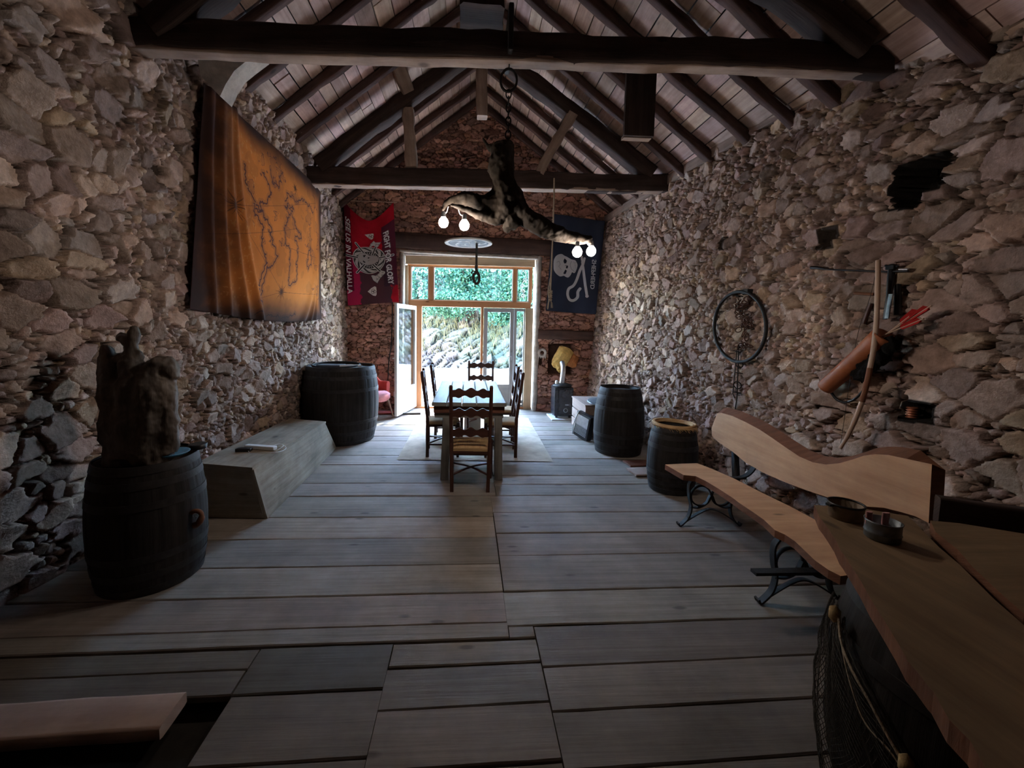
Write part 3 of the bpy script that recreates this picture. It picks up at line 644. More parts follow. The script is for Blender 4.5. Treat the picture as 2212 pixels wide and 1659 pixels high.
# ------------------------------------------------------------------ cloth painter
class Ras:
    """colour field painted in metres on a cloth (x right, y down)"""
    def __init__(s, W, H, nx, base):
        s.W, s.H = W, H; s.nx = nx; s.ny = int(nx*H/W); s.X, s.Y = np.meshgrid(np.linspace(0, W, s.nx), np.linspace(0, H, s.ny))
        s.I = np.zeros((s.ny, s.nx, 3))+np.array(base); s.keep = np.ones((s.ny, s.nx), bool)
    def put(s, m, c, a=1.0): s.I = np.where(m[..., None], s.I*(1-a)+np.array(c)*a, s.I)
    def poly(s, pts):
        m = np.zeros(s.X.shape, bool); n = len(pts)
        for i in range(n):
            (x0, y0), (x1, y1) = pts[i][:2], pts[(i+1) % n][:2]
            if y0 == y1: continue
            m ^= ((s.Y >= min(y0, y1)) & (s.Y < max(y0, y1)) & (s.X < x0+(s.Y-y0)*(x1-x0)/(y1-y0)))
        return m
    def line(s, pts, w, closed=False):
        m = np.zeros(s.X.shape, bool); pts = [p[:2] for p in pts]; ws = w if hasattr(w, '__len__') else [w]*len(pts)
        for i in range(len(pts)-(0 if closed else 1)):
            (x0, y0), (x1, y1) = pts[i], pts[(i+1) % len(pts)]; L = max((x1-x0)**2+(y1-y0)**2, 1e-9)
            t = np.clip(((s.X-x0)*(x1-x0)+(s.Y-y0)*(y1-y0))/L, 0, 1)
            m |= (s.X-x0-t*(x1-x0))**2+(s.Y-y0-t*(y1-y0))**2 < (ws[i]*(1-t)+ws[(i+1) % len(pts)]*t)**2/4
        return m
    def ell(s, cx, cy, rx, ry): return ((s.X-cx)/rx)**2+((s.Y-cy)/ry)**2 < 1
    def ring(s, cx, cy, r, w): d = np.hypot(s.X-cx, s.Y-cy); return np.abs(d-r) < w/2
    def text(s, txt, p0, ax, ay, L, Hh):
        """p0 start of baseline, ax reading direction, ay letter-up direction"""
        cu = bpy.data.curves.new('t', 'FONT'); cu.body = txt; ob = bpy.data.objects.new('t', cu); COL.objects.link(ob)
        bpy.context.view_layer.update(); me = ob.to_mesh(); me.calc_loop_triangles()
        v = np.array([(q.co.x, q.co.y) for q in me.vertices]); tr = [tuple(t.vertices) for t in me.loop_triangles]
        ob.to_mesh_clear(); bpy.data.objects.remove(ob); bpy.data.curves.remove(cu)
        v[:, 0] = (v[:, 0]-v[:, 0].min())/np.ptp(v[:, 0])*L; v[:, 1] = (v[:, 1]-v[:, 1].min())/np.ptp(v[:, 1])*Hh
        p = np.array(p0)+v[:, :1]*np.array(ax)+v[:, 1:]*np.array(ay); m = np.zeros(s.X.shape, bool); ex, ey = s.W/s.nx, s.H/s.ny
        for t in tr:
            a, b, c = p[list(t)]; i0, i1 = int(min(a[0], b[0], c[0])/ex)-1, int(max(a[0], b[0], c[0])/ex)+3; j0, j1 = int(min(a[1], b[1], c[1])/ey)-1, int(max(a[1], b[1], c[1])/ey)+3
            i0, j0 = max(i0, 0), max(j0, 0); X, Y = s.X[j0:j1, i0:i1], s.Y[j0:j1, i0:i1]
            if X.size == 0: continue
            f = lambda p, q: (q[0]-p[0])*(Y-p[1])-(q[1]-p[1])*(X-p[0]); A, B, C_ = f(a, b), f(b, c), f(c, a); e = 1e-7
            m[j0:j1, i0:i1] |= ((A >= -e) & (B >= -e) & (C_ >= -e)) | ((A <= e) & (B <= e) & (C_ <= e))
        return m
def grow(m, k=1):
    for _ in range(k):
        n = m.copy(); n[1:] |= m[:-1]; n[:-1] |= m[1:]; n[:, 1:] |= m[:, :-1]; n[:, :-1] |= m[:, 1:]; m = n
    return m
# old world map tapestry on the left wall
TW, TH = 2.74, 1.84; r = Ras(TW, TH, 620, (.62, .20, .04))
fb = fbm(r.X*1.6, r.Y*1.6, 4, 5); r.I *= (.6+.8*fb)[..., None]; g = (fbm(r.X*5, r.Y*5, 9) > .55); r.put(g, (.30, .10, .03), .25)
def tuv(cx, cy):
    p = P(400+cx*.3738, 120+cy*.3738, x=-2.25); return ((p.y-3.63)/TW*TW, 3.56-p.z)
def outl(pts, fill=.0, w=.019):
    q = [tuv(*p) for p in pts]; jit = sm([(x+.03*noise.noise(Vector((x*9, y*9, 1))), y+.03*noise.noise(Vector((x*9, y*9, 4))), 0) for x, y in q], 5)
    jit = sm(jit, 4); jit = [(p.x+.045*noise.noise(Vector((p.x*14, p.y*14, 2)))+.03*noise.noise(Vector((p.x*40, p.y*40, 2))), p.y+.045*noise.noise(Vector((p.x*14, p.y*14, 7)))+.03*noise.noise(Vector((p.x*40, p.y*40, 7)))) for p in jit]
    r.put(r.line(jit, w*3.4), (.30, .11, .05), .4); r.put(r.line(jit, w*.75), (.07, .035, .045), .9)
for o_ in ([(265, 620), (285, 720), (300, 800), (335, 850), (330, 890), (350, 930), (375, 985), (370, 1040), (378, 1100), (402, 1160), (392, 1240), (380, 1320), (395, 1362), (405, 1345), (397, 1310), (415, 1235), (440, 1180), (452, 1120), (430, 1060), (415, 1000), (395, 950), (370, 900), (350, 850), (380, 825), (408, 790), (388, 720), (362, 660)],
           [(490, 830), (515, 790), (560, 830), (610, 830), (650, 862), (678, 895)], [(500, 925), (488, 985), (496, 1060), (520, 1100), (522, 1180), (532, 1260), (543, 1305), (562, 1290), (577, 1240), (565, 1180), (572, 1110), (557, 1040), (590, 1050), (555, 980), (545, 930), (515, 900), (500, 925)],
           [(415, 660), (430, 740), (470, 732), (462, 690), (480, 660)], [(650, 1090), (640, 1150), (640, 1210), (655, 1225), (665, 1160), (650, 1090)],
           [(410, 1500), (470, 1475), (540, 1485), (600, 1470)], [(390, 1410), (415, 1400), (405, 1450), (390, 1470)], [(490, 845), (540, 860), (500, 870), (490, 845)], [(335, 850), (360, 900), (340, 880)]): outl(o_)
isl = fbm(r.X*7, r.Y*7, 31, 5); zone = np.exp(-(((r.X-1.15)/.55)**2+((r.Y-.62)/.5)**2))+np.exp(-(((r.X-2.3)/.35)**2+((r.Y-.9)/.7)**2))
r.put((np.abs(isl-.60) < .010) & (zone > .35), (.07, .035, .045), .85); r.put((isl > .60) & (zone > .35), (.30, .11, .05), .35)
sp_ = vn(r.X*70, r.Y*45, 5) > .80; r.put(sp_ & (r.X < .75), (.75, .35, .12), .5)
for cx, cy, R in ((215, 860, .16), (497, 1340, .12), (560, 760, .08)):
    x, y = tuv(cx, cy)
    for k in range(16):
        a = k*pi/8; rr_ = R*(1 if k % 2 == 0 else .6); r.put(r.line([(x, y), (x+rr_*cos(a), y+rr_*sin(a))], [.018, .002]), (.09, .035, .02), .8)
for a, b in (((215, 860), (700, 850)), ((215, 860), (497, 1340)), ((100, 1040), (560, 985)), ((497, 1340), (720, 1370)), ((497, 1340), (400, 1380)), ((215, 860), (90, 760)), ((510, 1090), (700, 1160))):
    r.put(r.line([tuv(*a), tuv(*b)], .005), (.12, .05, .03), .7)
ed = np.minimum(np.minimum(r.X, TW-r.X), np.minimum(r.Y*1.1, TH-r.Y))+.16*(fbm(r.X*3, r.Y*3, 2)-.5)
ed = np.where(r.X < .9, np.minimum(ed, r.X*.42+.16*(fbm(r.X*5, r.Y*5, 3)-.5)), ed)
k = np.clip(ed/.36, 0, 1)[..., None]; k = k*k*(3-2*k); r.I = r.I*k+np.array((.035, .016, .013))*(1-k)
s_, t_ = r.X/TW, r.Y/TH
yy = 3.63+r.X+.10*(t_**2)*(s_) ; zz = 3.56-r.Y-.05*sin(pi*.0)-.07*np.sin(pi*s_)*t_+.03*(1-s_)*t_
fold = lambda c0, c1, w, a: a*np.exp(-((s_-(c0+(c1-c0)*t_**2.2))/w)**2)
d = .07+.10*np.sin(pi*np.clip(s_, 0, 1))*np.sin(pi*t_)**.7+fold(.07, .17, .018, .045)+fold(.10, .27, .02, .05)+fold(.14, .36, .022, .045)+fold(.03, .10, .015, .03)+t_**2*(fold(.92, .80, .02, .05)+fold(.95, .87, .02, .045)+fold(.93, .72, .03, .04))+.012*(fbm(r.X*2, r.Y*2, 12)-.5)
d = d+.10*np.clip((.09-s_)/.09, 0, 1)*0
xx = wallx(-1, yy, zz)+d
grid_mesh('tapestry', np.stack([xx, yy, zz], -1), r.I, 'cloth', thick=.004, origin=(-2.1, 4.98, 1.7), label='large orange and dark brown old world map tapestry hanging on the left stone wall', cat='tapestry')

def cloth_on(name, r, c4, fn, **kw):
    s_, t_ = r.X/r.W, r.Y/r.H; a, b, c, d = [np.array(v) for v in c4]
    Pt = (a*(1-s_)[..., None]+b*s_[..., None])*(1-t_)[..., None]+(d*(1-s_)[..., None]+c*s_[..., None])*t_[..., None]
    dx, dy, dz = fn(s_, t_); Pt = Pt+np.stack([dx, dy, dz], -1)
    return grid_mesh(name, Pt, r.I, 'cloth', keep=r.keep, thick=.003, origin=tuple((a+b)/2), **kw)
# red banner: coordinates in the crop (c) of the photo: x 175..900, y 95..1530
r = Ras(.90, 1.86, 420, (.42, .012, .03)); k = .90/690
U = lambda x, y: ((x-190-(y-300)*.022)*k, (y-95)*1.86/1430)
n1 = fbm(r.X*5, r.Y*4, 5, 5); n2 = fbm(r.X*16, r.Y*16, 6)
r.I = np.array((.40, .008, .02))*(.55+.9*n1)[..., None]
r.put((r.Y > .95+.5*(n1-.5)) & (r.X < .3), (.42, .02, .10), .7)
dk = (r.X > .24+.10*(n2-.5)+.1*(r.Y < 1.2)) & (r.Y > 1.26+.12*(n1-.5)-.9*np.clip(r.X-.5, 0, .3)) & (r.X < .80+.1*(n2-.5)); r.put(dk, (.055, .035, .045), .92)
r.put((r.X < .12+.05*(n2-.5)) & (r.Y < 1.6), (.07, .006, .02), .8); r.put((r.X > .66+.04*(n2-.5)) & (r.Y > .3) & (r.Y < 1.5+.1*n2), (.045, .018, .035), .85)
LG, DKc = (.62, .62, .60), (.03, .028, .03)
cx, cy = U(520, 850)
for R, w, c in ((.30, .60, None),): r.put(r.ell(cx, cy, .292, .292), (.70, .70, .68)); r.put(r.ell(cx, cy, .280, .280), DKc); 
mk = r.ell(cx, cy, .27, .27) & ~r.ell(cx, cy, .195, .195); r.put(mk, (.52, .52, .5)); r.put(mk & (np.sin(np.arctan2(r.Y-cy, r.X-cx)*9+np.hypot(r.X-cx, r.Y-cy)*70) > .35), (.06, .06, .06))
r.put(r.ring(cx, cy, .19, .012), LG); r.put(r.ell(cx, cy, .18, .18), DKc)
mk = r.ring(cx, cy, .155, .028) & (np.sin(np.arctan2(r.Y-cy, r.X-cx)*24) > .2); r.put(mk, (.45, .45, .43)); r.put(r.ring(cx, cy, .13, .006), LG)
for a, b in (((345, 610), (440, 730)), ((350, 1060), (450, 930)), ((610, 640), (560, 780)), ((680, 1060), (570, 930)), ((200, 832), (370, 830)), ((850, 830), (650, 830))):
    r.put(r.line([U(*a), U(*b)], .046), LG); r.put(r.line([U(*a), U(*b)], .022), DKc)
for pl in ([(525, 625), (545, 560), (590, 515), (610, 550), (690, 575), (640, 650), (610, 625), (580, 600), (560, 615)], [(540, 1105), (570, 1180), (625, 1230), (655, 1170), (735, 1085), (735, 1060), (680, 1035), (650, 1080), (600, 1110), (565, 1100)]):
    m = r.poly([U(*p) for p in pl]); r.put(grow(m, 2), DKc); r.put(m, (.58, .58, .56)); q = sum(np.array(U(*p)) for p in pl)/len(pl); r.put(m & (fbm(r.X*40, r.Y*40, 3) > .55), (.3, .3, .3))
pl = [(362, 830), (375, 780), (410, 750), (470, 740), (520, 770), (570, 770), (620, 790), (655, 830), (650, 870), (600, 910), (540, 930), (490, 935), (420, 915), (375, 880)]
m = r.poly([U(*p) for p in pl]); r.put(grow(m, 2), DKc); r.put(m, (.47, .44, .43)); r.put(m & (r.X > cx) & (np.sin(r.Y*260) > .5), (.36, .3, .3))
for pl in ([(432, 780), (475, 765), (460, 800), (445, 812)], [(432, 860), (470, 890), (450, 900), (432, 885)], [(500, 800), (530, 810), (500, 830)], [(500, 860), (530, 850), (500, 870)]): r.put(r.poly([U(*p) for p in pl]), DKc)
for pl, dd in (([(465, 405), (520, 375), (570, 367), (590, 378), (590, 430), (578, 470), (560, 485), (535, 470)], 0), ([(485, 1345), (540, 1295), (585, 1272), (607, 1285), (612, 1340), (610, 1400), (595, 1418), (560, 1408), (520, 1375)], 1)):
    m = r.poly([U(*p) for p in pl]); r.put(grow(m, 1), DKc); r.put(m, (.72, .72, .70)); c0 = np.mean([U(*p) for p in pl], 0)
    for a in (0.2, 2.3, 4.4):
        r.put(r.ring(c0[0]+.022*cos(a), c0[1]+.022*sin(a), .026, .007) & m, DKc)
for w_, ya_, yb_ in (('SEE', 292, 488), ('US', 522, 640), ('IN', 690, 785), ('VALHALLA', 872, 1362)): r.put(grow(r.text(w_, U(208, ya_), (0, 1), (1, 0), U(0, yb_)[1]-U(0, ya_)[1], .082), 1), (.80, .80, .80))
m = sum(r.text(w_, U(725+(ya_-432)*.055, ya_), (.06, 1), (1, 0), (U(0, yb_)[1]-U(0, ya_)[1]), .090) for w_, ya_, yb_ in (('FIGHT', 436, 706), ('FOR', 742, 925), ('GLORY', 962, 1255))) > 0; r.put(grow(m, 5), (.45, .43, .45)); r.put(grow(m, 4), DKc); r.put(grow(m, 1), (.86, .86, .86))
# sagging top edge between the two tied corners
sag = lambda s_: .30*(1-np.abs(2*s_-1)**1.7)
ff = lambda s_, t_: (.0*s_, -.02*np.sin(s_*9+t_*2)*(1-t_*.4)-.03*np.sin(pi*s_)*0, -(1-t_)**2*sag(s_)*1.15-(1-t_)*0)
yb = 7.94
r.keep[:] = True
cloth_on('banner', r, [P(742, 432, y=yb), P(850, 437, y=yb), P(861, 652, y=yb), P(752, 660, y=yb)], ff, label='red and black banner with white lettering, shield and axes, left of the door', cat='banner')
mb = MB(); mb.tube(sm([P(690, 431, y=7.9), P(770, 434, y=7.93), P(852, 437, y=7.93), P(852.5, 437.5, y=8.03)], 6), .006, 6); mb.build('stretched_cord', 'pale_stick', label='thin pale cord stretched over the red banner', cat='cord')
# dark flag, seen from its reverse side
r = Ras(.95, 1.80, 400, (.030, .038, .066)); r.I *= (.85+.3*fbm(r.X*3, r.Y*3, 6))[..., None]
def U(x, y): return ((x-205+(y-360)*.085)/640*.95*1.0, (y-360-(x-205)*.10)/1215*1.80)
WH = (.60, .62, .66)
pl = [(200, 1010), (205, 930), (240, 875), (300, 855), (345, 875), (375, 885), (430, 915), (480, 930), (508, 985), (495, 1050), (470, 1090), (440, 1080), (425, 1110), (395, 1145), (362, 1140), (335, 1125), (285, 1135), (235, 1105), (205, 1060)]
m = r.poly([tuple(v)[:2] for v in sm([(*U(*p), 0) for p in pl], 4, True)]); r.put(m, WH)
for pl in ([(330, 930), (345, 905), (375, 935), (365, 965), (340, 970), (330, 950)], [(330, 1090), (355, 1045), (375, 1060), (360, 1100), (335, 1105)], [(360, 1030), (370, 990), (390, 1000), (385, 1030)], [(345, 1005), (365, 985), (360, 1000)]): r.put(r.poly([U(*p) for p in pl]), (.02, .025, .05))
r.put(r.line([U(240, 960), U(270, 945), U(285, 985), U(265, 1010), U(300, 1050)], .008), (.25, .28, .33)); r.put(r.line([U(430, 940), U(415, 985), U(430, 1040), U(470, 1070)], .008), (.25, .28, .33))
for yq in range(0, 6): r.put(r.line([U(455+yq*7, 950+yq*20), U(498-yq*2, 955+yq*20)], .007), (.25, .28, .33))
m = r.line([U(560, 880), U(585, 1050), U(605, 1250), U(625, 1390)], .045); r.put(m & (fbm(r.X*30, r.Y*30, 1) > .2), WH); r.put(r.ell(*U(625, 1390), .03, .03), WH)
r.put(r.line([tuple(v)[:2] for v in sm([(*U(*p), 0) for p in ((575, 985), (540, 1060), (500, 1180), (460, 1250), (400, 1290), (385, 1360), (410, 1425), (465, 1440), (515, 1400), (520, 1330), (545, 1290))], 5)], .052), WH)
r.put(r.line([U(598, 900), U(578, 990)], .04), WH)
x0, y0 = U(735, 925); x1, y1 = U(713, 1300)
m = r.text('SHEPHERD', (x0-.0, y0), ((x1-x0)/(y1-y0), 1), (-1, 0), (y1-y0), .075); r.put(grow(m, 1), WH)
ff = lambda s_, t_: (.0*s_, -.04*np.sin(s_*7+1)*np.clip(t_+.2, 0, 1)+.012*np.sin(s_*17+t_*5), .0*s_)
cloth_on('flag', r, [P(1196, 462, y=yb), P(1306, 478, y=yb), P(1286, 679, y=yb), P(1178, 671, y=yb)], ff, label='dark navy flag with pale skull, hook and mirrored lettering right of the door', cat='flag')

# ------------------------------------------------------------------ barrels
def barrel(label, loc, H, rh, rb, name='barrel', hoops=((.0, .05), (.13, .045), (.27, .045), (.68, .045), (.84, .045), (.95, .05)), rz=0, rbot=None, wood_='barrel', group=None):
    rbot = rbot or rh
    prof = lambda z: (lerp(rbot, rh, z/H)+(rb-(rh+rbot)/2)*(1-abs(2*z/H-1)**2.1))
    ns = 24; t = empty(name, (0, 0, 0), label=label, cat='barrel', group=group)
    g = lambda a, z: 1-.012*max(0, 1-abs(((a*ns/(2*pi)+.5) % 1)-.5)*14*1.0 if False else 1-abs((a*ns/(2*pi)) % 1-.0)*6 if (a*ns/(2*pi)) % 1 < .17 else 0)+.004*noise.noise(Vector((int(a*ns/(2*pi))*3.1, z, 1)))
    mb = MB(); zs = [H*i/22 for i in range(23)]; mb.lathe([(prof(z), z) for z in zs]+[(prof(H)-.02, H), (prof(H)-.03, H-.035)], ns*6, g, caps=False)
    mb.build('staves', wood_, t)
    mb = MB(); rr_ = prof(H)-.025; mb.lathe([(rr_, H-.06), (rr_, H-.034), (0.001, H-.034)], 32, caps=False); mb.build('head', wood_, t)
    for f, w in hoops:
        z0 = f*H+.004; z1 = z0+w; mb = MB(); mb.lathe([(prof(z0)-.003, z0), (prof(z0)+.0035, z0), (prof((z0+z1)/2)+.0035, (z0+z1)/2), (prof(z1)+.0035, z1), (prof(z1)-.003, z1)], 120, caps=False); mb.SM = [False]*len(mb.F); mb.build('hoop', 'hoop', t)
    t.location = loc; t.rotation_euler.z = rz; return t
bl = barrel('dark oak barrel standing at the left wall under the driftwood sculpture', (-2.04, 2.72, .003), .775, .268, .312, rbot=.275)
bb = barrel('biggest dark barrel, between the wooden trough and the red armchair', (-1.80, 6.02, .003), 1.06, .455, .515, rbot=.44)
br = barrel('tall dark barrel at the right wall, in front of the wooden crate', (2.04, 5.42, .003), .865, .255, .325, rbot=.29)
bs = barrel('smallest dark barrel, beside the far end of the slab bench', (2.13, 4.12, .003), .655, .20, .245, rbot=.21)
BCX, BCY = 1.62, 1.12
bar = barrel('large dark barrel carrying the bar plank at lower right', (BCX, BCY, .003), .885, .30, .385, rbot=.32)
# bung cloth / tap on the left barrel
mb = MB(); p = P(428, 1112, y=2.66); mb.tube(sm([p+Vector((-.05, 0, .01)), p+Vector((.0, -.01, .03)), p+Vector((.03, -.01, .0)), p+Vector((.01, -.01, -.05)), p+Vector((-.02, -.01, -.07))], 4), [.014]*9+[.019]*8, 8, .35, 30)
mb.build('barrel_tap', 'bark', label='small gnarled wooden tap on the side of the left barrel', cat='tap')
# frayed rope ring on the smallest barrel
mb = MB(); rg = random.Random(5)
for k in range(9): mb.torus(.195+.01*rg.uniform(-1, 1), .012, Mx((2.13+rg.uniform(-.01, .01), 4.12+rg.uniform(-.01, .01), .672+rg.uniform(0, .016)), rg.uniform(-.04, .04), rg.uniform(-.04, .04)), 40, 6, sx=rg.uniform(.95, 1.05))
for k in range(60):
    a = rg.uniform(0, 2*pi); q = Vector((2.13+.2*cos(a), 4.12+.2*sin(a), .67)); mb.tube([q, q+Vector((cos(a+.8)*.03, sin(a+.8)*.03, .006)), q+Vector((cos(a+1)*.05, sin(a+1)*.05, -.03*rg.random()))], .0018, 4)
mb.build('rope_wreath', 'straw', label='frayed straw rope ring lying on the smallest barrel', cat='rope')
# things on the big barrel
mb = MB(); mb.torus(.29, .012, Mx((-1.85, 5.95, 1.075), .05, 0), 40, 6, sx=1.1); mb.build('metal_hoop', 'iron', label='thin dark metal hoop lying on top of the biggest barrel', cat='hoop')
mb = MB(); p = Vector((-1.62, 5.86, 1.075)); mb.tube([p+Vector((-.15, 0, -.01)), p+Vector((.0, .0, .0)), p+Vector((.13, .05, -.01))], .016, 8); mb.build('white_tube', 'white', label='short white tube lying on top of the biggest barrel', cat='tube')
mb = MB(); mb.box((-1.95, 6.05, 1.052), (.34, .24, .03), bev=.005); mb.build('dark_tray', 'slate', label='flat dark tray lying inside the rim of the biggest barrel', cat='tray')
mb = MB(); mb.lathe([(.0, .002), (.05, .0), (.075, .006), (.098, .022), (.10, .025), (.094, .024), (.07, .012), (0, .009)], 36, caps=False, T=Mx(P(370, 984, z=.805))); mb.build('blue_plate', 'blue', label='small round blue plate on the left barrel beside the driftwood', cat='plate')
mb = MB(); mb.lathe([(.05, 0), (.055, .03), (.05, .032), (.0, .030)], 20, caps=False, T=Mx((-1.80, 2.84, .80))); mb.build('dark_dish', 'black', label='small dark dish behind the blue plate on the left barrel', cat='dish')

# ------------------------------------------------------------------ driftwood sculpture
def organic(mb, name, mat, vox, disp, scale, parent=None, smooth=True, **kw):
    o = mb.build(name, mat, parent, **kw); md = o.modifiers.new('r', 'REMESH'); md.mode = 'VOXEL'; md.voxel_size = vox; md.use_smooth_shade = True
    tx = bpy.data.textures.new('bumps', 'CLOUDS'); tx.noise_scale = scale; tx.noise_depth = 3
    s1 = o.modifiers.new('s', 'SMOOTH'); s1.iterations = 1; s1.factor = .5
    d = o.modifiers.new('d', 'DISPLACE'); d.texture = tx; d.strength = disp; d.mid_level = .5
    dg = bpy.context.evaluated_depsgraph_get(); me = bpy.data.meshes.new_from_object(o.evaluated_get(dg))
    o.modifiers.clear(); old = o.data; me.name = name; o.data = me
    if not me.materials: me.materials.append(M[mat])
    uv = me.uv_layers.get('UVMap') or me.uv_layers.new(name='UVMap'); n = len(me.loops); vi = np.zeros(n, int); me.loops.foreach_get('vertex_index', vi)
    co = np.zeros(len(me.vertices)*3); me.vertices.foreach_get('co', co); co = co.reshape(-1, 3); v = co[vi]
    uv.data.foreach_set('uv', np.stack([v[:, 2]+.3*v[:, 0], v[:, 0]+v[:, 1]*.8], 1).astype(np.float32).ravel())
    me.polygons.foreach_set('use_smooth', [True]*len(me.polygons)); bpy.data.meshes.remove(old); return o
mb = MB()
def sp(x, y, yy=2.62): return P(x*.446, 600+y*.446, y=yy)
for path, rr_ in (([(600, 900), (590, 760), (560, 600), (540, 470), (512, 325)], [.10, .10, .085, .07, .022]),
                  ([(720, 890), (720, 760), (740, 600), (760, 470), (800, 430), (850, 490)], [.11, .12, .11, .10, .07, .03]),
                  ([(650, 860), (650, 700), (650, 520), (640, 400), (640, 330), (645, 235)], [.12, .12, .10, .06, .035, .022]),
                  ([(640, 330), (600, 290), (565, 300)], [.035, .03, .015]), ([(570, 380), (620, 400), (665, 400), (680, 350)], [.03, .03, .03, .02]),
                  ([(810, 850), (810, 700), (800, 560)], [.05, .06, .05])):
    for off in (-.05, .05): mb.tube(sm([sp(x, y, 2.66+off*(1 if y > 500 else .4)) for x, y in path], 4), np.interp(np.linspace(0, 1, (len(path)-1)*4+1), np.linspace(0, 1, len(path)), rr_), 12, .25, 7)
for v in range(len(mb.V)): mb.V[v] = (mb.V[v][0], mb.V[v][1], max(mb.V[v][2], .748))
organic(mb, 'driftwood_sculpture', 'drift', .009, .035, .07, label='tall gnarled dark driftwood stump standing on the left barrel', cat='driftwood')

# ------------------------------------------------------------------ trough and things on it
t = empty('wooden_trough', (-2.0, 4.5, 0), label='long weathered trapezoid wooden trough turned upside down on the floor by the left wall', cat='trough')
zt_ = .455; A = [P(578, 1120, z=.005), P(432, 1118, z=.005)]; B = [P(727, 968, z=.005), Vector((-2.25, 5.5, .005))]
a1, a2 = P(548, 1014, z=zt_), P(425, 1004, z=zt_); b1, b2 = P(703, 915, z=zt_), Vector((-2.18, 5.15, zt_))
mb = MB()
def quad(mb, a, b, c, d, th, n):
    a, b, c, d = map(Vector, (a, b, c, d)); nn = (b-a).cross(d-a).normalized()*th; L = (b-a).length; H_ = (d-a).length; off = random.random()*5
    V = [a, b, c, d, a-nn, b-nn, c-nn, d-nn]
    uvq = [(off, off), (off+L, off), (off+L, off+H_), (off, off+H_)] if L > H_ else [(off, off), (off, off+L), (off+H_, off+L), (off+H_, off)]
    mb.add(V, [(0, 1, 2, 3), (7, 6, 5, 4), (4, 5, 1, 0), (5, 6, 2, 1), (6, 7, 3, 2), (7, 4, 0, 3)], [uvq, uvq[::-1]]+[[(0, 0), (.3, 0), (.3, .02), (0, .02)]]*4)
quad(mb, A[0], B[0], b1, a1, .03, 1); mb.build('side_board', 'chest', t)
mb = MB(); quad(mb, A[1], A[0], a1, a2, .03, 1); mb.build('end_board', 'chest', t)
mb = MB(); quad(mb, B[0], B[1], b2, b1, .03, 1); mb.build('end_board', 'chest', t); mb = MB(); quad(mb, B[1], A[1], a2, b2, .03, 1); mb.build('side_board', 'chest', t)
mb = MB(); mb.rings([[(lerp(p.x, q.x, f)+.008*nv((f*7, s, 0), 1), lerp(p.y, q.y, f), zt_+dz+.004*nv((f*9, s, 3), 1)) for s, (p, q, dz) in enumerate(((a2, b2, 0), (a1, b1, 0), (a1, b1, .022), (a2, b2, .022)))] for f in np.linspace(-.012, 1.012, 20)], True, True, sm=False); mb.build('top_board', 'chest', t)
z0 = zt_+.024
mb = MB(); T = Mx(P(563, 966, z=z0+.018), 0, 0, radians(-12)); mb.box((0, 0, 0), (.30, .055, .035), T, bev=.008); mb.build('power_strip', 'white', label='white power strip lying on top of the trough', cat='power strip')
mb = MB(); T = Mx(P(527, 971, z=z0+.016), 0, 0, radians(5)); mb.box((0, 0, 0), (.13, .06, .03), T, bev=.006); mb.build('black_charger', 'black', label='black charger block beside the white power strip', cat='charger')
mb = MB(); pp = [P(x, y, z=z0+.006) for x, y in ((575, 966), (600, 962), (612, 966), (595, 973), (585, 968), (605, 962), (618, 968), (600, 978), (560, 981), (540, 978), (535, 972))]
for i in range(len(pp)): pp[i].z += .006*(i % 3)
mb.tube(sm(pp, 5), .0035, 6); mb.build('white_cable', 'white', label='coiled white cable lying on the trough by the power strip', cat='cable')

# ------------------------------------------------------------------ table
tx0, tx1, ty0, ty1, tz = P(931, 871, z=.85).x, P(1098, 876, z=.85).x, 4.32, 6.05, .85
cxm = (tx0+tx1)/2; t = empty('dining_table', (cxm, (ty0+ty1)/2, 0), label='long rustic grey plank dining table on the cream rug', cat='table')
nb = 5; wv = (tx1-tx0)/nb
for i in range(nb):
    mb = MB(); mb.beam((tx0+wv*(i+.5), ty0+random.uniform(-.01, .01), tz-.02), (tx0+wv*(i+.5), ty1, tz-.02), wv-.005, .04, .002, seg=10); mb.build('top_board', 'tablew', t)
mb = MB(); mb.box((cxm, ty0+.06, tz-.085), (tx1-tx0-.04, .035, .07), bev=.004); mb.build('end_rail', 'tablered', t, label='reddish rail under the table end')
mb = MB(); mb.box((cxm, ty0+.09, tz-.15), (tx1-tx0-.06, .035, .055), bev=.004); mb.build('lower_rail', 'tablew', t)
mb = MB(); mb.box((cxm, ty1-.07, tz-.11), (tx1-tx0-.06, .035, .13), bev=.004); mb.build('end_rail', 'tablew', t)
for s in (-1, 1): mb = MB(); mb.box((cxm+s*(tx1-tx0-.1)/2, (ty0+ty1)/2, tz-.10), (.03, ty1-ty0-.22, .12), bev=.004); mb.build('side_rail', 'tablew', t)
for (px, s) in ((961, -1), (1076, 1)):
    for y, rev in ((4.40, 1), (5.68, -1)):
        x = P(px, 1040, z=.02).x; mb = MB(); mb.beam((x+.01*s, y, .004 if y < 5 else .018), (x-.005*s, y+.02*rev, tz-.175), .085, .085, .004, up=(0, 1, 0)); mb.build('leg', 'tablew', t)
# rug
mb = MB(); R = []; c4 = [P(857, 993, z=.006), P(1195, 997, z=.006), P(1141, 903, z=.006), P(908, 899, z=.006)]
for j in range(30):
    f = j/29; a = c4[0].lerp(c4[3], f); b = c4[1].lerp(c4[2], f); R.append([(a.x+(b.x-a.x)*i/24, a.y+(b.y-a.y)*i/24+.006*nv((i, f*3, 0), .8), .008+.004*nv((i*.4, f*6, 0), 1.2)+(0 if 0 < i < 24 else -.004)) for i in range(25)])
mb.rings(R, False, False); mb.build('rug', 'rug', label='pale cream rug under the dining table', cat='rug')
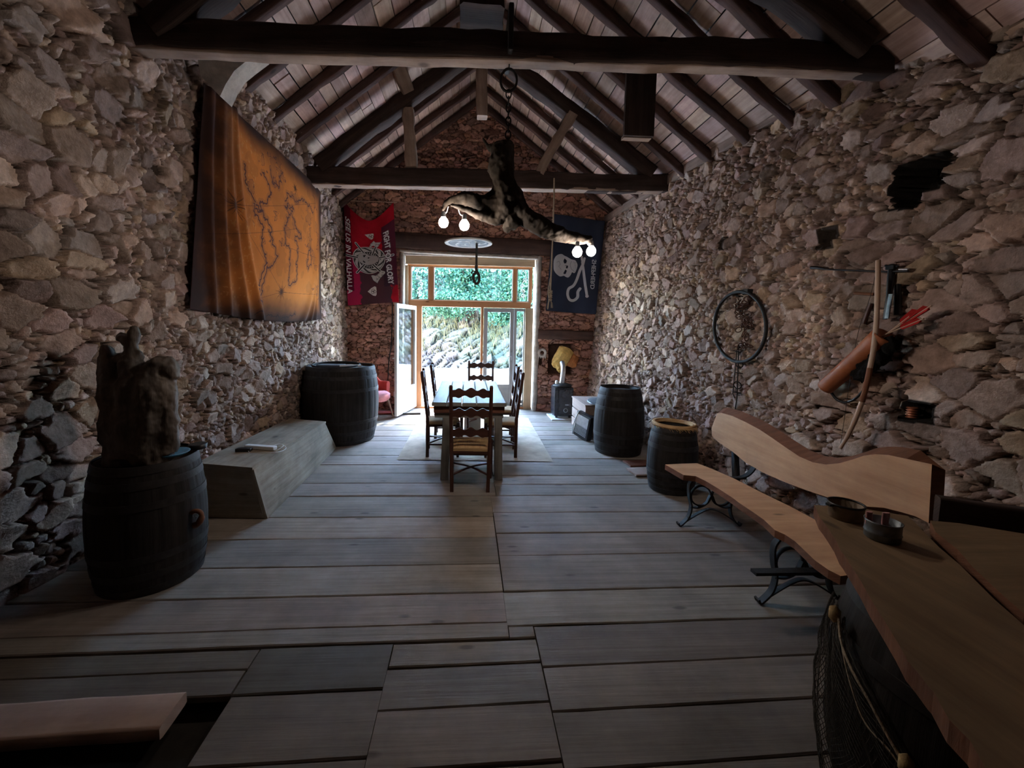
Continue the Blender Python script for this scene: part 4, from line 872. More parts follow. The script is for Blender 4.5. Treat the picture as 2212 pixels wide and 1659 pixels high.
# white box under the table
mb = MB(); mb.box((.09, 6.55, .13), (.26, .2, .25), tp=(1.1, 1.1), bev=.01); mb.build('white_tub', 'white', label='white plastic tub on the floor seen under the far end of the table', cat='tub')

# ------------------------------------------------------------------ chairs (front faces +Y)
def make_chair():
    t = empty('dining_chair', (0, 0, 0), cat='chair', group='ladder-back chairs round the dining table')
    w, d_, H, sh = .19, .38, 1.07, .46
    for s in (-1, 1):
        mb = MB(); mb.beam((s*(w-.01), .0, 0), (s*w, .0, .5), .036, .04, .002, up=(0, 1, 0)); mb.beam((s*w, 0, .49), (s*(w+.005), -.07, H), .034, .036, .002, up=(0, 1, 0)); mb.tube([(s*(w+.005), -.07, H-.005), (s*(w+.005), -.071, H+.012)], [.018, .012], 8)
        mb.build('back_leg', 'chairw', t)
        mb = MB(); mb.tube([(s*(w+.02), d_, 0), (s*(w+.02), d_, .06), (s*(w+.02), d_, .08), (s*(w+.02), d_, .40), (s*(w+.02), d_, .44)], [.017, .020, .024, .022, .02], 10); mb.build('front_leg', 'chairw', t)
    for z, h in ((1.0, .085), (.80, .085), (.60, .085)):
        n = 24; top = []; bot = []
        for i in range(n+1):
            u = i/n*2-1; x = u*(w-.012); top.append((x, h*.38+.014*cos(u*pi*3)*(abs(u) < .86)+.012*(1-u*u))); bot.append((x, -h*.42-.012*cos(u*pi*3)*(abs(u) < .86)+.006*(1-u*u)))
        mb = MB(); mb.prism(top[::-1]+bot, -.009, .009, T=Mx((0, -.07*(z-.5)/.57, z), pi/2)); mb.build('slat', 'chairw', t)
    mb = MB(); R = []
    for j in range(9):
        f = j/8; y = -.01+f*(d_+.03); ww = w+.005+.025*f; R.append([(u*ww, y, sh-.012-.02*(abs(u) > .98)+.008*(1-u*u)*(1 if .05 < f < .95 else 0)) for u in np.linspace(-1, 1, 9)]+[(u*ww, y, sh-.045) for u in np.linspace(1, -1, 9)])
    mb.rings(R, True, True); mb.build('seat', 'straw', t)
    for s in (-1, 1): mb = MB(); mb.beam((s*(w+.005), 0, .40), (s*(w+.018), d_, .40), .022, .03, .001); mb.build('seat_rail', 'chairw', t)
    mb = MB(); mb.beam((-w, 0, .40), (w, 0, .40), .02, .04, .001); mb.build('seat_rail', 'chairw', t)
    for s in (-1, 1): mb = MB(); mb.tube([(s*(w), 0, .16), (s*(w+.02), d_, .16)], .011, 8); mb.build('stretcher', 'chairw', t)
    for s in (-1, 1): mb = MB(); mb.tube(sm([(-s*w, 0, .17), (0, d_*.5, .19), (s*(w+.01), d_, .17)], 6), .010, 8, flat=1.6); mb.build('cross_stretcher', 'chairw', t)
    mb = MB(); mb.tube([(-w, d_, .26), (w, d_, .26)], .010, 8); mb.build('stretcher', 'chairw', t)
    return t
c0 = make_chair(); c0.location = (.04, 4.05, 0); c0.rotation_euler.z = radians(-2); c0['label'] = 'dark ladder-back chair with rush seat at the near end of the table'
for x, y, rz, lab in ((.22, 6.72, pi, 'dark ladder-back chair at the far end of the table, before the doorway'),
                      (-.50, 5.32, -pi/2+.06, 'dark ladder-back chair on the left side of the table, nearer one'), (-.46, 6.18, -pi/2+.03, 'dark ladder-back chair on the left side of the table, farther one'),
                      (.63, 5.30, pi/2-.05, 'dark ladder-back chair on the right side of the table, nearer one'), (.66, 6.05, pi/2-.03, 'dark ladder-back chair on the right side of the table, farther one')):
    dup(c0, (x, y, .008), rz, lab)

# ------------------------------------------------------------------ slab bench
def pxp(L, **k): return [P(1380+a*.4815, 860+b*.4815, **k) for a, b in L]
t = empty('slab_bench', (2.05, 2.9, 0), label='live-edge slab bench with curved backrest on black wrought iron legs', cat='bench')
seat = pxp([(118, 298), (190, 294), (262, 292), (330, 318), (430, 362), (560, 428), (680, 486), (790, 545), (900, 610), (1010, 690), (1060, 770), (975, 790), (905, 798), (850, 770), (790, 728), (740, 680), (700, 642), (655, 612), (610, 592), (560, 545), (510, 510), (450, 470), (420, 447), (360, 408), (300, 372), (255, 350), (200, 345)], z=.47)
mb = MB(); mb.prism([(p.x-2.05, p.y-2.9) for p in seat], .425, .47, T=Mx((2.05, 2.9, 0)), ms=1); mb.build('seat', ['bench', 'bark'], t)
XB = 2.32
back = pxp([(340, 95), (352, 68), (370, 66), (420, 80), (480, 108), (540, 140), (600, 180), (660, 222), (720, 262), (780, 288), (840, 298), (900, 292), (960, 275), (1010, 258), (1060, 252), (1120, 255), (1200, 272), (1315, 297), (1300, 560), (1240, 530), (1180, 512), (1100, 492), (1000, 485), (900, 462), (800, 430), (720, 402), (650, 375), (560, 335), (480, 290), (420, 240), (360, 200), (328, 170), (326, 135)], x=XB)
n = len(back); V = [tuple(p) for p in back]; V2 = []
cz = sum(p.z for p in back)/n
for i, p in enumerate(back):
    e = .045 if i < 17 else -.03
    V2.append((p.x+.075, p.y+(.02 if i < 3 else -.0), p.z+e))
mb = MB(); offb = 3.3
f0 = tuple(range(n)); mb.add(V+V2, [f0[::-1], tuple(range(n, 2*n))], [[(V[i][1], V[i][2]) for i in f0[::-1]], [(V2[i][1], V2[i][2]) for i in range(n)]], 0)
mb.add(V+V2, [(i, (i+1) % n, (i+1) % n+n, i+n) for i in range(n)], None, 1); mb.build('backrest', ['bench', 'bark'], t)
def flat_bar(mb, pts, w, th, ax=(0, 1, 0)):
    pts = sm(pts, 8); R = []; ax = Vector(ax)
    for i, p in enumerate(pts):
        tt = (pts[min(i+1, len(pts)-1)]-pts[max(i-1, 0)]).normalized(); nn = tt.cross(ax).normalized()
        R.append([tuple(p+ax*w/2+nn*th/2), tuple(p-ax*w/2+nn*th/2), tuple(p-ax*w/2-nn*th/2), tuple(p+ax*w/2-nn*th/2)])
    mb.rings(R, True, True, sm=False)
for (x0, y0) in ((1.87, 3.30), (1.86, 2.32)):
    q = lambda x, z: Vector((x0+x, y0, z))
    for nm, pts in (('front_leg', [(.03, .42), (-.005, .36), (.0, .26), (.02, .17), (.0, .08), (-.055, .018), (-.075, .012), (-.085, .035)]), ('rear_leg', [(.36, .42), (.385, .36), (.375, .26), (.36, .16), (.38, .08), (.43, .018), (.45, .012), (.46, .03)])):
        mb = MB(); flat_bar(mb, [q(*p) for p in pts], .04, .012); mb.build(nm, 'iron', t)
    mb = MB()
    for xc in (.10, .28): mb.torus(.085, .007, FR(q(xc, .265), (1, 0, 0), (0, 0, 1), (0, -1, 0)), 30, 6, flat=2.2)
    mb.build('scroll_ring', 'iron', t)
    mb = MB(); flat_bar(mb, [q(.01, .17), q(.08, .165), q(.15, .20), q(.19, .27), q(.23, .20), q(.30, .165), q(.37, .17)], .03, .01); flat_bar(mb, [q(-.03, .04), q(.10, .12), q(.19, .15), q(.28, .12), q(.41, .04)], .03, .009); mb.build('brace', 'iron', t)
    mb = MB(); mb.beam(q(.01, .418), q(.47, .418), .045, .012, .001); mb.build('seat_bearer', 'iron', t)
    mb = MB(); flat_bar(mb, [q(.37, .40), q(.50, .45), q(.56, .56), q(.56, .80)], .045, .012); mb.build('back_support', 'iron', t)
mb = MB(); mb.box((P(1700, 1235, y=2.2).x, 2.2, P(1700, 1235, y=2.2).z), (.40, .05, .018)); mb.build('flat_bar', 'iron', t)

# ------------------------------------------------------------------ bar planks, pots, net
def pzp(L, z): return [P(1700+a*.3732, 1040+b*.3732, z=z) for a, b in L]
BZ = .955
pl = pzp([(158, 136), (400, 150), (700, 200), (742, 238), (880, 380), (1000, 482), (1200, 682), (1372, 832)], BZ)+[Vector((1.40, .45, 0)), Vector((1.42, .2, 0)), Vector((.78, .2, 0)), Vector((.80, .42, 0))]+pzp([(1150, 1659), (1060, 1500), (940, 1380), (900, 1310), (850, 1220), (830, 1200), (760, 1110), (700, 1040), (640, 930), (560, 800), (490, 690), (430, 580), (360, 470), (330, 425), (310, 400), (280, 335), (240, 275), (215, 240), (190, 210)], BZ)
mb = MB(); cx_, cy_ = 1.2, 1.0; mb.prism([(p.x-cx_, p.y-cy_) for p in pl], BZ-.045, BZ, T=Mx((cx_, cy_, 0)), ms=1)
for k in range(len(mb.UV)): mb.UV[k] = [(v, u) for u, v in mb.UV[k]]
mb.build('bar_plank', ['bartop', 'bark'], label='thick brown live-edge plank serving as bar top on the large barrel', cat='plank')
pl = pzp([(830, 226), (1000, 242), (1372, 302), (1500, 320)], BZ)+[Vector((2.0, .5, 0)), Vector((1.45, .45, 0))]+pzp([(1372, 765), (1230, 640), (1080, 500), (990, 395), (860, 292)], BZ)
cx_, cy_ = 1.8, 1.0; mb = MB(); mb.prism([(p.x-cx_, p.y-cy_) for p in pl], BZ-.045, BZ, T=Mx((cx_, cy_, 0)), ms=1)
mb.build('bar_plank', ['bartop', 'bark'], label='second brown live-edge plank behind the bar top, cut by the right frame edge', cat='plank')
t = empty('bar_trestle', (1.75, .9, 0), label='dark timber trestle carrying the planks at the right', cat='trestle')
for (x, y) in ((2.02, 1.28), (1.95, .62), (1.5, .62)): mb = MB(); mb.beam((x, y, .0), (x, y, .86), .08, .08, .004, up=(0, 1, 0)); mb.build('leg', 'beam', t)
mb = MB(); mb.beam((1.35, 1.25, .885), (2.15, 1.28, .885), .07, .045, .002); mb.beam((1.0, .55, .885), (2.1, .6, .885), .07, .045, .002); mb.build('cross_rail', 'beam', t)
a, b = P(2022, 1098, z=.96), P(2212, 1128, z=.96); d_ = (b-a).normalized(); e_ = a+d_*1.0
t = empty('dark_railing', (a.x, a.y, 0), label='dark timber railing along the wall behind the second bar plank', cat='railing')
mb = MB(); mb.beam(a, e_, .05, .11, .006); mb.build('rail', 'beam', t)
for q in (a+d_*.06, e_-d_*.06): mb = MB(); mb.beam((q.x, q.y, 0), (q.x, q.y, .91), .05, .05, .004, up=(0, 1, 0)); mb.build('post', 'beam', t)
p = P(1825, 1118, z=BZ); t = empty('metal_pot', (p.x, p.y, BZ+.001), label='low dark-rimmed metal pot on the far tip of the bar plank', cat='pot')
mb = MB(); mb.lathe([(.05, .0), (.052, .002), (.055, .045), (.057, .055), (.053, .055), (.050, .02), (.0, .018)], 36, T=Mx(t.location), caps=False); mb.build('pot_body', 'brown', t)
mb = MB(); mb.torus(.055, .004, Mx(t.location+Vector((0, 0, .054))), 36, 8); mb.box((-.062, 0, .05), (.02, .02, .008), Mx(t.location)); mb.build('rim', 'black', t)
p = P(1905, 1163, z=BZ); t = empty('tin_can', (p.x, p.y, BZ+.001), label='grey metal tin holding pink wrappers on the bar plank', cat='tin')
mb = MB(); mb.lathe([(.045, .0), (.048, .003), (.048, .02), (.050, .023), (.048, .026), (.048, .055), (.051, .062), (.047, .062), (.044, .01), (.0, .008)], 36, T=Mx(t.location), caps=False); mb.build('can', 'tin', t)
mb = MB(); mb.box((.0, .0, .01), (.07, .05, .03), Mx(t.location)); mb.build('contents', 'slate', t)
for k, (dx, dy, a) in enumerate(((-.032, .02, .3), (.02, .012, -.5))):
    mb = MB(); q = p+Vector((dx, dy, .03)); R = [[tuple(q+Vector((.012*cos(b+a)*(1+.4*nv((b, zz, k), 2)), .006*sin(b+a), zz*.055))) for b in np.linspace(0, 2*pi, 9)[:-1]] for zz in (0, .4, .8, 1.0)]
    mb.rings(R); mb.build('pink_wrapper', 'pig', label='crumpled pink wrapper sticking out of the grey tin, %s one' % ('left' if k == 0 else 'right'), cat='wrapper', group='wrappers in the tin')
# fishing net hung on the bar barrel
def bprof(z): return .31+.075*(1-abs(2*z/.885-1)**2.1)
def cylhit(px, py, off=.03):
    d = P(px, py, y=1.0)-Vector(CAM); o = Vector(CAM); best = None
    for k in range(400):
        q = o+d*(.4+k*.0035)
        if (q.x-BCX)**2+(q.y-BCY)**2 < (bprof(min(max(q.z, 0), .885))+off)**2: return q
        dd = abs(math.hypot(q.x-BCX, q.y-BCY)-bprof(min(max(q.z, 0), .885))-off)
        if best is None or dd < best[0]: best = (dd, q)
    return best[1]
rp = [cylhit(x, y, .035) for x, y in ((1812, 1335), (1818, 1390), (1842, 1450), (1878, 1515), (1918, 1590), (1955, 1655), (1990, 1720), (2030, 1800))]
ra = [math.atan2(q.y-BCY, q.x-BCX) % (2*pi) for q in rp]; rz_ = [q.z for q in rp]
mb = MB(); nu, nvv = 70, 56; G = {}; ztop = rz_[0]-.01
for j in range(nvv+1):
    z = lerp(ztop, .03, j/nvv); ae = float(np.interp(z, rz_[::-1], ra[::-1])); a0_ = radians(130)
    for i in range(nu+1):
        a = lerp(a0_, ae, i/nu); r_ = bprof(z)+.016+.012*noise.noise(Vector((i*.2, j*.1, 0)))+.03*(j/nvv)
        G[i, j] = Vector((BCX+r_*cos(a), BCY+r_*sin(a), z-.02*sin(i*.35)*(1-j/nvv)))
V = [G[i, j] for i in range(nu+1) for j in range(nvv+1)]; ix = lambda i, j: i*(nvv+1)+j
F = [(ix(i, j), ix(i+1, j+1), ix(i+2, j), ix(i+1, j-1)) for i in range(nu-1) for j in range(1, nvv) if (i+j) % 2 == 0]; mb.add(V, F)
o = mb.build('fishing_net', 'net', label='dark fishing net draped round the side of the large bar barrel', cat='net'); wd = o.modifiers.new('w', 'WIREFRAME'); wd.thickness = .0026; wd.use_even_offset = False
c1, c2 = cylhit(1803, 1326, .04), cylhit(1957, 1652, .04)
mb = MB(); mb.tube(sm(rp[:6], 5), .0042, 6, .2, 60); mb.tube(sm([cylhit(x, y, .03) for x, y in ((1815, 1380), (1835, 1470), (1868, 1560), (1920, 1620), (1945, 1655))], 5), .0025, 5, .3, 60); mb.build('net_rope', 'rope', label='pale rope edging the fishing net between two corks', cat='rope')
for k, (q, lb_) in enumerate(((c1, 'upper'), (c2, 'lower'))):
    mb = MB(); mb.tube([q+Vector((.0, -.01, -.022)), q+Vector((0, 0, -.012)), q+Vector((0, 0, .012)), q+Vector((.0, .01, .022))], [.010, .017, .017, .010], 12); mb.build('cork_float', 'cork', label='%s cork float on the rope of the fishing net' % lb_, cat='cork', group='net floats')

# ------------------------------------------------------------------ chandelier
YC = 3.07
t = empty('branch_chandelier', P(1092, 312, y=YC), label='gnarled hanging tree-branch chandelier with four lit bulbs on chain', cat='chandelier')
mb = MB()
def ch(x, y, dy=0): return P(x, y, y=YC+dy)
for pts, rr_ in (([(1083, 312, 0), (1085, 350, 0), (1088, 390, 0), (1098, 425, 0), (1112, 455, 0)], [.092, .084, .082, .09, .085]),
                 ([(1105, 435, 0), (1135, 465, -.02), (1170, 490, -.03), (1210, 507, -.03), (1245, 516, 0), (1278, 518, .03)], [.075, .075, .07, .055, .04, .028]),
                 ([(1092, 440, 0), (1060, 450, .03), (1025, 435, .04), (1000, 428, .05), (978, 445, .05)], [.085, .075, .06, .045, .02]),
                 ([(1095, 450, 0), (1075, 470, 0), (1040, 466, -.03), (1005, 452, -.05), (972, 443, -.06)], [.08, .06, .035, .026, .014]),
                 ([(1110, 455, 0), (1105, 480, 0), (1095, 492, .02), (1100, 503, .02)], [.07, .055, .03, .008]),
                 ([(1060, 325, 0), (1050, 310, .02), (1042, 298, .03)], [.02, .012, .004]),
                 ([(1050, 425, .02), (1075, 408, .04), (1088, 395, .03)], [.02, .035, .04]), ([(985, 430, .05), (965, 437, .04), (955, 455, .03)], [.03, .02, .008]),
                 ([(1240, 516, 0), (1265, 520, 0), (1280, 528, .02)], [.035, .025, .012])):
    P3 = sm([ch(*q) for q in pts], 5); mb.tube(P3, np.interp(np.linspace(0, 1, len(P3)), np.linspace(0, 1, len(pts)), rr_), 12, .35, 9, k=len(mb.V) % 7)
organic(mb, 'branch', 'trunk', .008, .022, .04, t)
for k, (bx, by, ax, ay, dy) in enumerate(((958, 481, 968, 446, -.03), (1003, 487, 990, 450, -.08), (1247, 545, 1243, 518, -.05), (1277, 543, 1268, 522, .02))):
    q = P(bx, by, y=YC+dy); a = P(ax, ay, y=YC+dy*.6); mb = MB(); mb.tube(sm([a, a.lerp(q, .35)+Vector((0, 0, .0)), q+Vector((0, 0, .065))], 4), .004, 6); mb.build('lamp_cord', 'white', t)
    mb = MB(); mb.tube([q+Vector((0, 0, .075)), q+Vector((0, 0, .038))], [.014, .018], 12); mb.build('socket', 'iron', t)
    mb = MB(); mb.lathe([(.002, -.036), (.016, -.032), (.028, -.022), (.034, -.006), (.034, .008), (.028, .022), (.018, .034), (.015, .042), (.002, .043)], 20, T=Mx(q), caps=False); mb.build('bulb', 'bulb', t, label='lit white bulb')
def link(mb_T, R=.018, r=.0045, st=1.6):
    mb = MB(); mb.torus(R, r, mb_T, 20, 6, sy=st); return mb
t = empty('iron_chain', P(1098, 118, y=YC), label='black iron chain with a large ring holding the branch chandelier', cat='chain')
p0, p1 = P(1100, 108, y=YC), P(1097, 318, y=YC); zr0, zr1 = P(1100, 150, y=YC).z, P(1100, 197, y=YC).z
z = p0.z+.0; k = 0
while z > p1.z-.01:
    if zr0 >= z > zr1-.02:
        T = FR((p0.x, YC, (zr0+zr1)/2), (1, 0, .05), (0, 0, 1), (0, -1, 0)); link(T, .058, .0085, 1.32).build('large_ring', 'iron', t); z = zr1-.02; continue
    f = (p0.z-z)/(p0.z-p1.z); ang = 0 if k % 2 else pi/2
    T = FR((lerp(p0.x, p1.x, f), YC, z), (cos(ang), sin(ang), 0), (0, 0, 1), (sin(ang), -cos(ang), 0)); link(T).build('link', 'iron', t); z -= .046; k += 1
mb = MB(); mb.box((p0.x, 3.09, 3.66), (.035, .29, .30), bev=.01); mb.build('chain_strap', 'iron', t)
# ornate disc and cord under the far beam
q = P(1012, 525, y=5.7); r = Ras(.64, .64, 200, (.025, .02, .02)); d = np.hypot(r.X-.32, r.Y-.32); an = np.arctan2(r.Y-.32, r.X-.32)
r.put((d < .31) & (d > .27), (.75, .73, .70)); r.put((d < .25) & (np.sin(an*5+d*38) > .80), (.42, .40, .38)); r.put((d < .25) & (np.abs(d-.15) < .012) & (np.sin(an*7) > -.3), (.6, .58, .55)); r.keep = d < .315
t = empty('ornate_disc', q, label='round dark ceiling disc with white rim and knot pattern hanging before the door', cat='disc')
grid_mesh('disc', np.stack([q.x-.32+r.X, q.y-.32+r.Y, 0*r.X+q.z], -1), r.I, 'pattern', keep=r.keep, parent=t, thick=.012)
mb = MB(); mb.torus(.31, .012, Mx(q), 60, 8); mb.build('rim', 'white', t)
mb = MB()
for a in (.5, 2.6, 4.7): mb.tube([q+Vector((.29*cos(a), .29*sin(a), 0)), (q.x+.05*cos(a), 5.95, 3.56)], .0015, 4)
mb.build('hanging_wire', 'iron', t)
mb = MB(); a, b = P(1030, 527, y=5.7), P(1029, 588, y=5.7); lp = [P(x, y, y=5.7) for x, y in ((1029, 588), (1023, 594), (1024, 606), (1029, 613), (1034, 608), (1035, 597), (1031, 588), (1028, 580))]
mb.tube([a, a.lerp(b, .5), b], .015, 8, .1, 40); mb.tube(sm(lp, 5), .018, 8, .1, 40)
for k in range(5): mb.torus(.014, .009, Mx(b+Vector((0, 0, .015+.018*k))), 14, 6)
mb.tube([b, b+Vector((-.05, 0, .02)), b+Vector((-.07, 0, -.02))], .010, 6); mb.build('looped_rope', 'darkrope', label='short dark rope tied in a loop hanging below the ornate disc', cat='rope')
mb = MB(); a = P(1197, 385, y=5.872); pts = [a, P(1196, 450, y=5.85), P(1192, 560, y=5.85), P(1189, 628, y=5.85)]; mb.tube(sm(pts, 6), .011, 7, .1, 40); b = Vector(pts[-1])
mb.tube(sm([P(1189, 600, y=5.85), P(1184, 630, y=5.83), P(1186, 645, y=5.85), P(1183, 668, y=5.85)], 5), .009, 6, .2, 40)
for k in range(5): mb.torus(.022-.001*k, .012, Mx(b+Vector((0, 0, -.03*k)), .4*(-1)**k, .3), 14, 6)
for k in range(8): mb.tube([b+Vector((0, 0, -.12)), b+Vector((.03*cos(k), .02*sin(k), -.17)), b+Vector((.04*cos(k), .02*sin(k), -.24))], .003, 4)
mb.build('knotted_rope', 'rope', label='long pale knotted rope hanging from the far beam before the navy flag', cat='rope')

# ------------------------------------------------------------------ right wall things
# iron hoop with chains
t = empty('iron_hoop', wr(1598, 706, .07), label='big black iron ring hanging on the right wall with chains inside', cat='ring')
mb = MB(); R = []
for k in range(49):
    a = 2*pi*k/48; c = wr(1599+56*cos(a), 706-76*sin(a), .07); R.append(c)
mb.tube(R[:-1]+[R[0], R[1]], .017, 8, caps=False); mb.build('hoop', 'iron', t)
mb = MB(); rg = random.Random(9)
for k in range(46):
    c = wr(1603+rg.uniform(-14, 14)+4, 640+rg.uniform(0, 115), .055+rg.uniform(-.01, .02)); mb.torus(.028, .005, Mx(c, rg.uniform(0, 3), rg.uniform(0, 3), rg.uniform(0, 3)), 14, 5, sy=1.3)
mb.build('tangled_chain', 'rust', t, label='rusty tangled chain')
mb = MB()
for k, (x, y, R_) in enumerate(((1597, 640, .03), (1597, 665, .035), (1594, 760, .02), (1597, 787, .035), (1597, 806, .03), (1593, 832, .038), (1593, 848, .03))): mb.torus(R_, .006, Mx(wr(x, y, .06), 0, pi/2*(.8 if k % 2 else .1), .5 if k % 2 else 0), 20, 6)
mb.tube([wr(1592, 755, .06), wr(1583, 850, .06), wr(1587, 860, .06)], .005, 6); mb.tube([wr(1596, 745, .06), wr(1592, 860, .06), wr(1586, 895, .06)], .006, 6); mb.build('chain', 'iron', t)
mb = MB(); c = wr(1614, 630, .05); mb.box(tuple(c), (.06, .10, .05), bev=.01); mb.tube([c, wr(1605, 636, .06)], .01, 6); mb.build('hook', 'iron', t)
mb = MB(); mb.beam(P(1587, 965, x=2.62), P(1592, 1090, x=2.5), .05, .05, .003, up=(0, 1, 0)); mb.build('iron_stake', 'iron', label='dark upright stake behind the far end of the bench backrest', cat='stake')
# quiver and arrows
a, b = wr(1782, 838, .11), wr(1912, 724, .15)
ax = (b-a).normalized(); t = empty('quiver', a, label='brown leather quiver with black fur trim hanging on the right wall', cat='quiver')
mb = MB(); L = (b-a).length; mb.tube([a-ax*.005, a, a+ax*.02, a+ax*L*.5, a+ax*L*.8], [.045, .055, .058, .062, .066], 24); mb.build('body', 'leather', t)
mb = MB(); mb.tube([a+ax*L*.78, a+ax*L*.9, b, b-ax*.03], [.069, .072, .074, .06], 24, caps=False); mb.build('collar', 'leather', t)
mb = MB()
for k in range(260):
    q = a+ax*L*random.uniform(.45, 1.05)+Vector((random.uniform(-.03, .05), 0, 0)); q += Vector((0, -.05, -.07))*random.uniform(.2, 1.2); dd = Vector((random.uniform(-.02, .02), random.uniform(-.05, .03), random.uniform(-.09, -.02))); s_ = Vector((0, .012, 0))
    mb.tube([q, q+dd*.6, q+dd], [.012, .008, .001], 4)
organic(mb, 'fur_trim', 'fur', .012, .02, .03, t)
mb = MB(); p1_, p2_ = wr(1790, 842, .08), wr(1835, 858, .05); mb.tube(sm([p1_, wr(1812, 866, .06), wr(1840, 866, .06), wr(1870, 840, .08)], 5), .010, 6, .4, 30); mb.build('strap', 'black', t)
for k, (x, y, yn) in enumerate(((1985, 668, 0), (1992, 690, 0), (2009, 662, 0))):
    e = wr(x, y, .15); s0 = b+(Vector((0, -.01*k, .008*k))); d_ = (e-s0).normalized(); t = empty('arrow', e, label='red-feathered wooden arrow in the quiver, %s of the three' % ('topmost', 'middle', 'outermost')[k], cat='arrow', group='arrows in the quiver')
    mb = MB(); mb.tube([s0-d_*.2, e], .0045, 8); mb.tube([e, e+d_*.01], .006, 8); mb.build('shaft', 'pale_stick', t)
    for j in range(3):
        mb = MB(); u = d_.cross(Vector((1, 0, 0))).normalized(); u.rotate(Matrix.Rotation(j*2.09+.4, 3, d_)); w_ = d_.cross(u)*.001; pts = [e-d_*.13, e-d_*.11+u*.022, e-d_*.02+u*.026, e-d_*.005]
        V = [p_+w_ for p_ in pts]+[p_-w_ for p_ in pts]; mb.add(V, [(0, 1, 2, 3), (7, 6, 5, 4), (0, 4, 5, 1), (1, 5, 6, 2), (2, 6, 7, 3), (3, 7, 4, 0)]); mb.build('feather', 'redf', t)
# bow
t = empty('bow', wr(1892, 760, .2), label='long curved bow of peeled branch standing against the right wall', cat='bow')
bp = [wr(x, y, o) for x, y, o in ((1897, 563, .16), (1896, 620, .18), (1893, 700, .2), (1886, 760, .22), (1879, 795, .22))]
mb = MB(); mb.tube(sm(bp, 6), .0155, 10, .08, 12); mb.build('upper_limb', 'pale_stick', t)
bp2 = [bp[-1], wr(1872, 830, .22), wr(1862, 868, .22)]; mb = MB(); mb.tube(sm(bp2, 6), .0165, 10, .15, 16); mb.build('grip', 'bark', t, label='reddish brown bark grip')
bp3 = [bp2[-1], wr(1850, 900, .21), wr(1832, 940, .2), wr(1815, 968, .19)]; mb = MB(); mb.tube(sm(bp3, 6), [.016]*9+[.014]*5+[.012]*5, 10, .08, 12); mb.build('lower_limb', 'pale_stick', t)
mb = MB(); mb.tube(sm([bp[0]+Vector((0, 0, -.02)), wr(1880, 640, .12), wr(1850, 735, .12), bp3[-1]+Vector((0, 0, .02))], 5), .0016, 5); mb.build('bowstring', 'darkrope', t)
# crossbow
t = empty('crossbow', wr(1920, 600, .09), label='black crossbow hanging on the right wall behind the bow', cat='crossbow')
mb = MB(); mb.tube([wr(1752, 578, .09), wr(1765, 578, .09), wr(1785, 582, .09), wr(1920, 587, .09), wr(1962, 585, .09)], [.014, .014, .006, .007, .009], 8); mb.build('limb', 'black', t)
mb = MB(); mb.tube([wr(1926, 572, .08), wr(1925, 600, .09), wr(1920, 640, .09), wr(1912, 690, .08)], [.018, .02, .018, .012], 8, .2, 20); mb.tube([wr(1940, 600, .05), wr(1938, 680, .05)], .02, 8, .3, 20); mb.build('stock', 'black', t)
mb = MB(); a_, b_ = wr(1925, 635, .11), wr(1916, 688, .10); mb.beam(a_, b_, .03, .006, .001, up=(1, 0, 0)); mb.build('blade', 'tin', t)
mb = MB(); a_, b_ = wr(1942, 582, .09), wr(1962, 582, .09); mb.tube([a_, b_], .009, 8); mb.build('bolt_tip', 'steel', t)
mb = MB(); mb.box(tuple(wr(1925, 578, .09)), (.03, .06, .03), bev=.006); mb.tube([wr(1912, 574, .09), wr(1940, 576, .09)], .008, 6); mb.build('trigger_block', 'iron', t)
mb = MB(); mb.beam(wr(1851, 633, .02), wr(1893, 635, .02), .07, .022, .003, up=(0, 0, 1)); mb.build('wooden_peg', 'bark', label='short wooden peg board set in the right wall left of the bow', cat='peg')
mb = MB(); mb.tube([wr(1866, 700, .06), wr(1882, 655, .06)], [.016, .013], 8, .2, 20); mb.build('wooden_club', 'chairw', label='small brown wooden handle hanging between bow and bowstring', cat='handle')
c = wr(1977, 889, -.05); mb = MB(); mb.lathe([(r_, z_) for i in range(5) for r_, z_ in ((.026, i*.016), (.034, i*.016+.004), (.034, i*.016+.008), (.026, i*.016+.012))], 24, T=Mx((c.x-.02, c.y, c.z-.045))); mb.build('ribbed_spool', 'copper', label='small ribbed copper-coloured spool sitting in a niche of the right wall', cat='spool')

# ------------------------------------------------------------------ stove corner
sx_, sy_ = 1.74, 7.50
t = empty('iron_stove', (sx_, sy_, 0), label='small black iron stove standing below the wall niche', cat='stove')
mb = MB(); mb.box((sx_, sy_, .32), (.34, .34, .52), bev=.015); mb.build('body', 'enamel', t); mb = MB(); mb.box((sx_+.02, sy_-.178, .32), (.25, .02, .46), bev=.008); mb.build('stove_door', 'enamel', t)
mb = MB(); mb.torus(.035, .006, FR((sx_+.03, sy_-.195, .17), (1, 0, 0), (0, 0, 1), (0, -1, 0)), 20, 6); mb.build('air_dial', 'steel', t); mb = MB(); mb.box((sx_+.05, sy_-.192, .27), (.06, .006, .014)); mb.build('name_plate', 'steel', t)
mb = MB(); mb.lathe([(.17, .585), (.175, .60), (.15, .62), (.11, .635), (.0, .64)], 28, caps=False, T=Mx((sx_, sy_, 0))); mb.build('top_plate', 'iron', t, )
for x in (-.12, .12):
    for y in (-.12, .12): mb = MB(); mb.box((sx_+x, sy_+y, .048), (.04, .04, .05)); mb.build('foot', 'iron', t)
mb = MB(); mb.box((sx_+.0, sy_-.02, .013), (.46, .50, .02), bev=.004); mb.build('hearth_plate', 'white', label='pale base plate under the black stove', cat='plate')
mb = MB(); mb.tube(sm([(sx_-.01, sy_, .638), (sx_, sy_, .75), (sx_+.02, sy_+.05, .90), (sx_+.03, sy_+.20, 1.0)], 5), .045, 16); mb.build('stove_pipe', 'steel', label='bent grey metal stove pipe between stove and niche', cat='pipe')
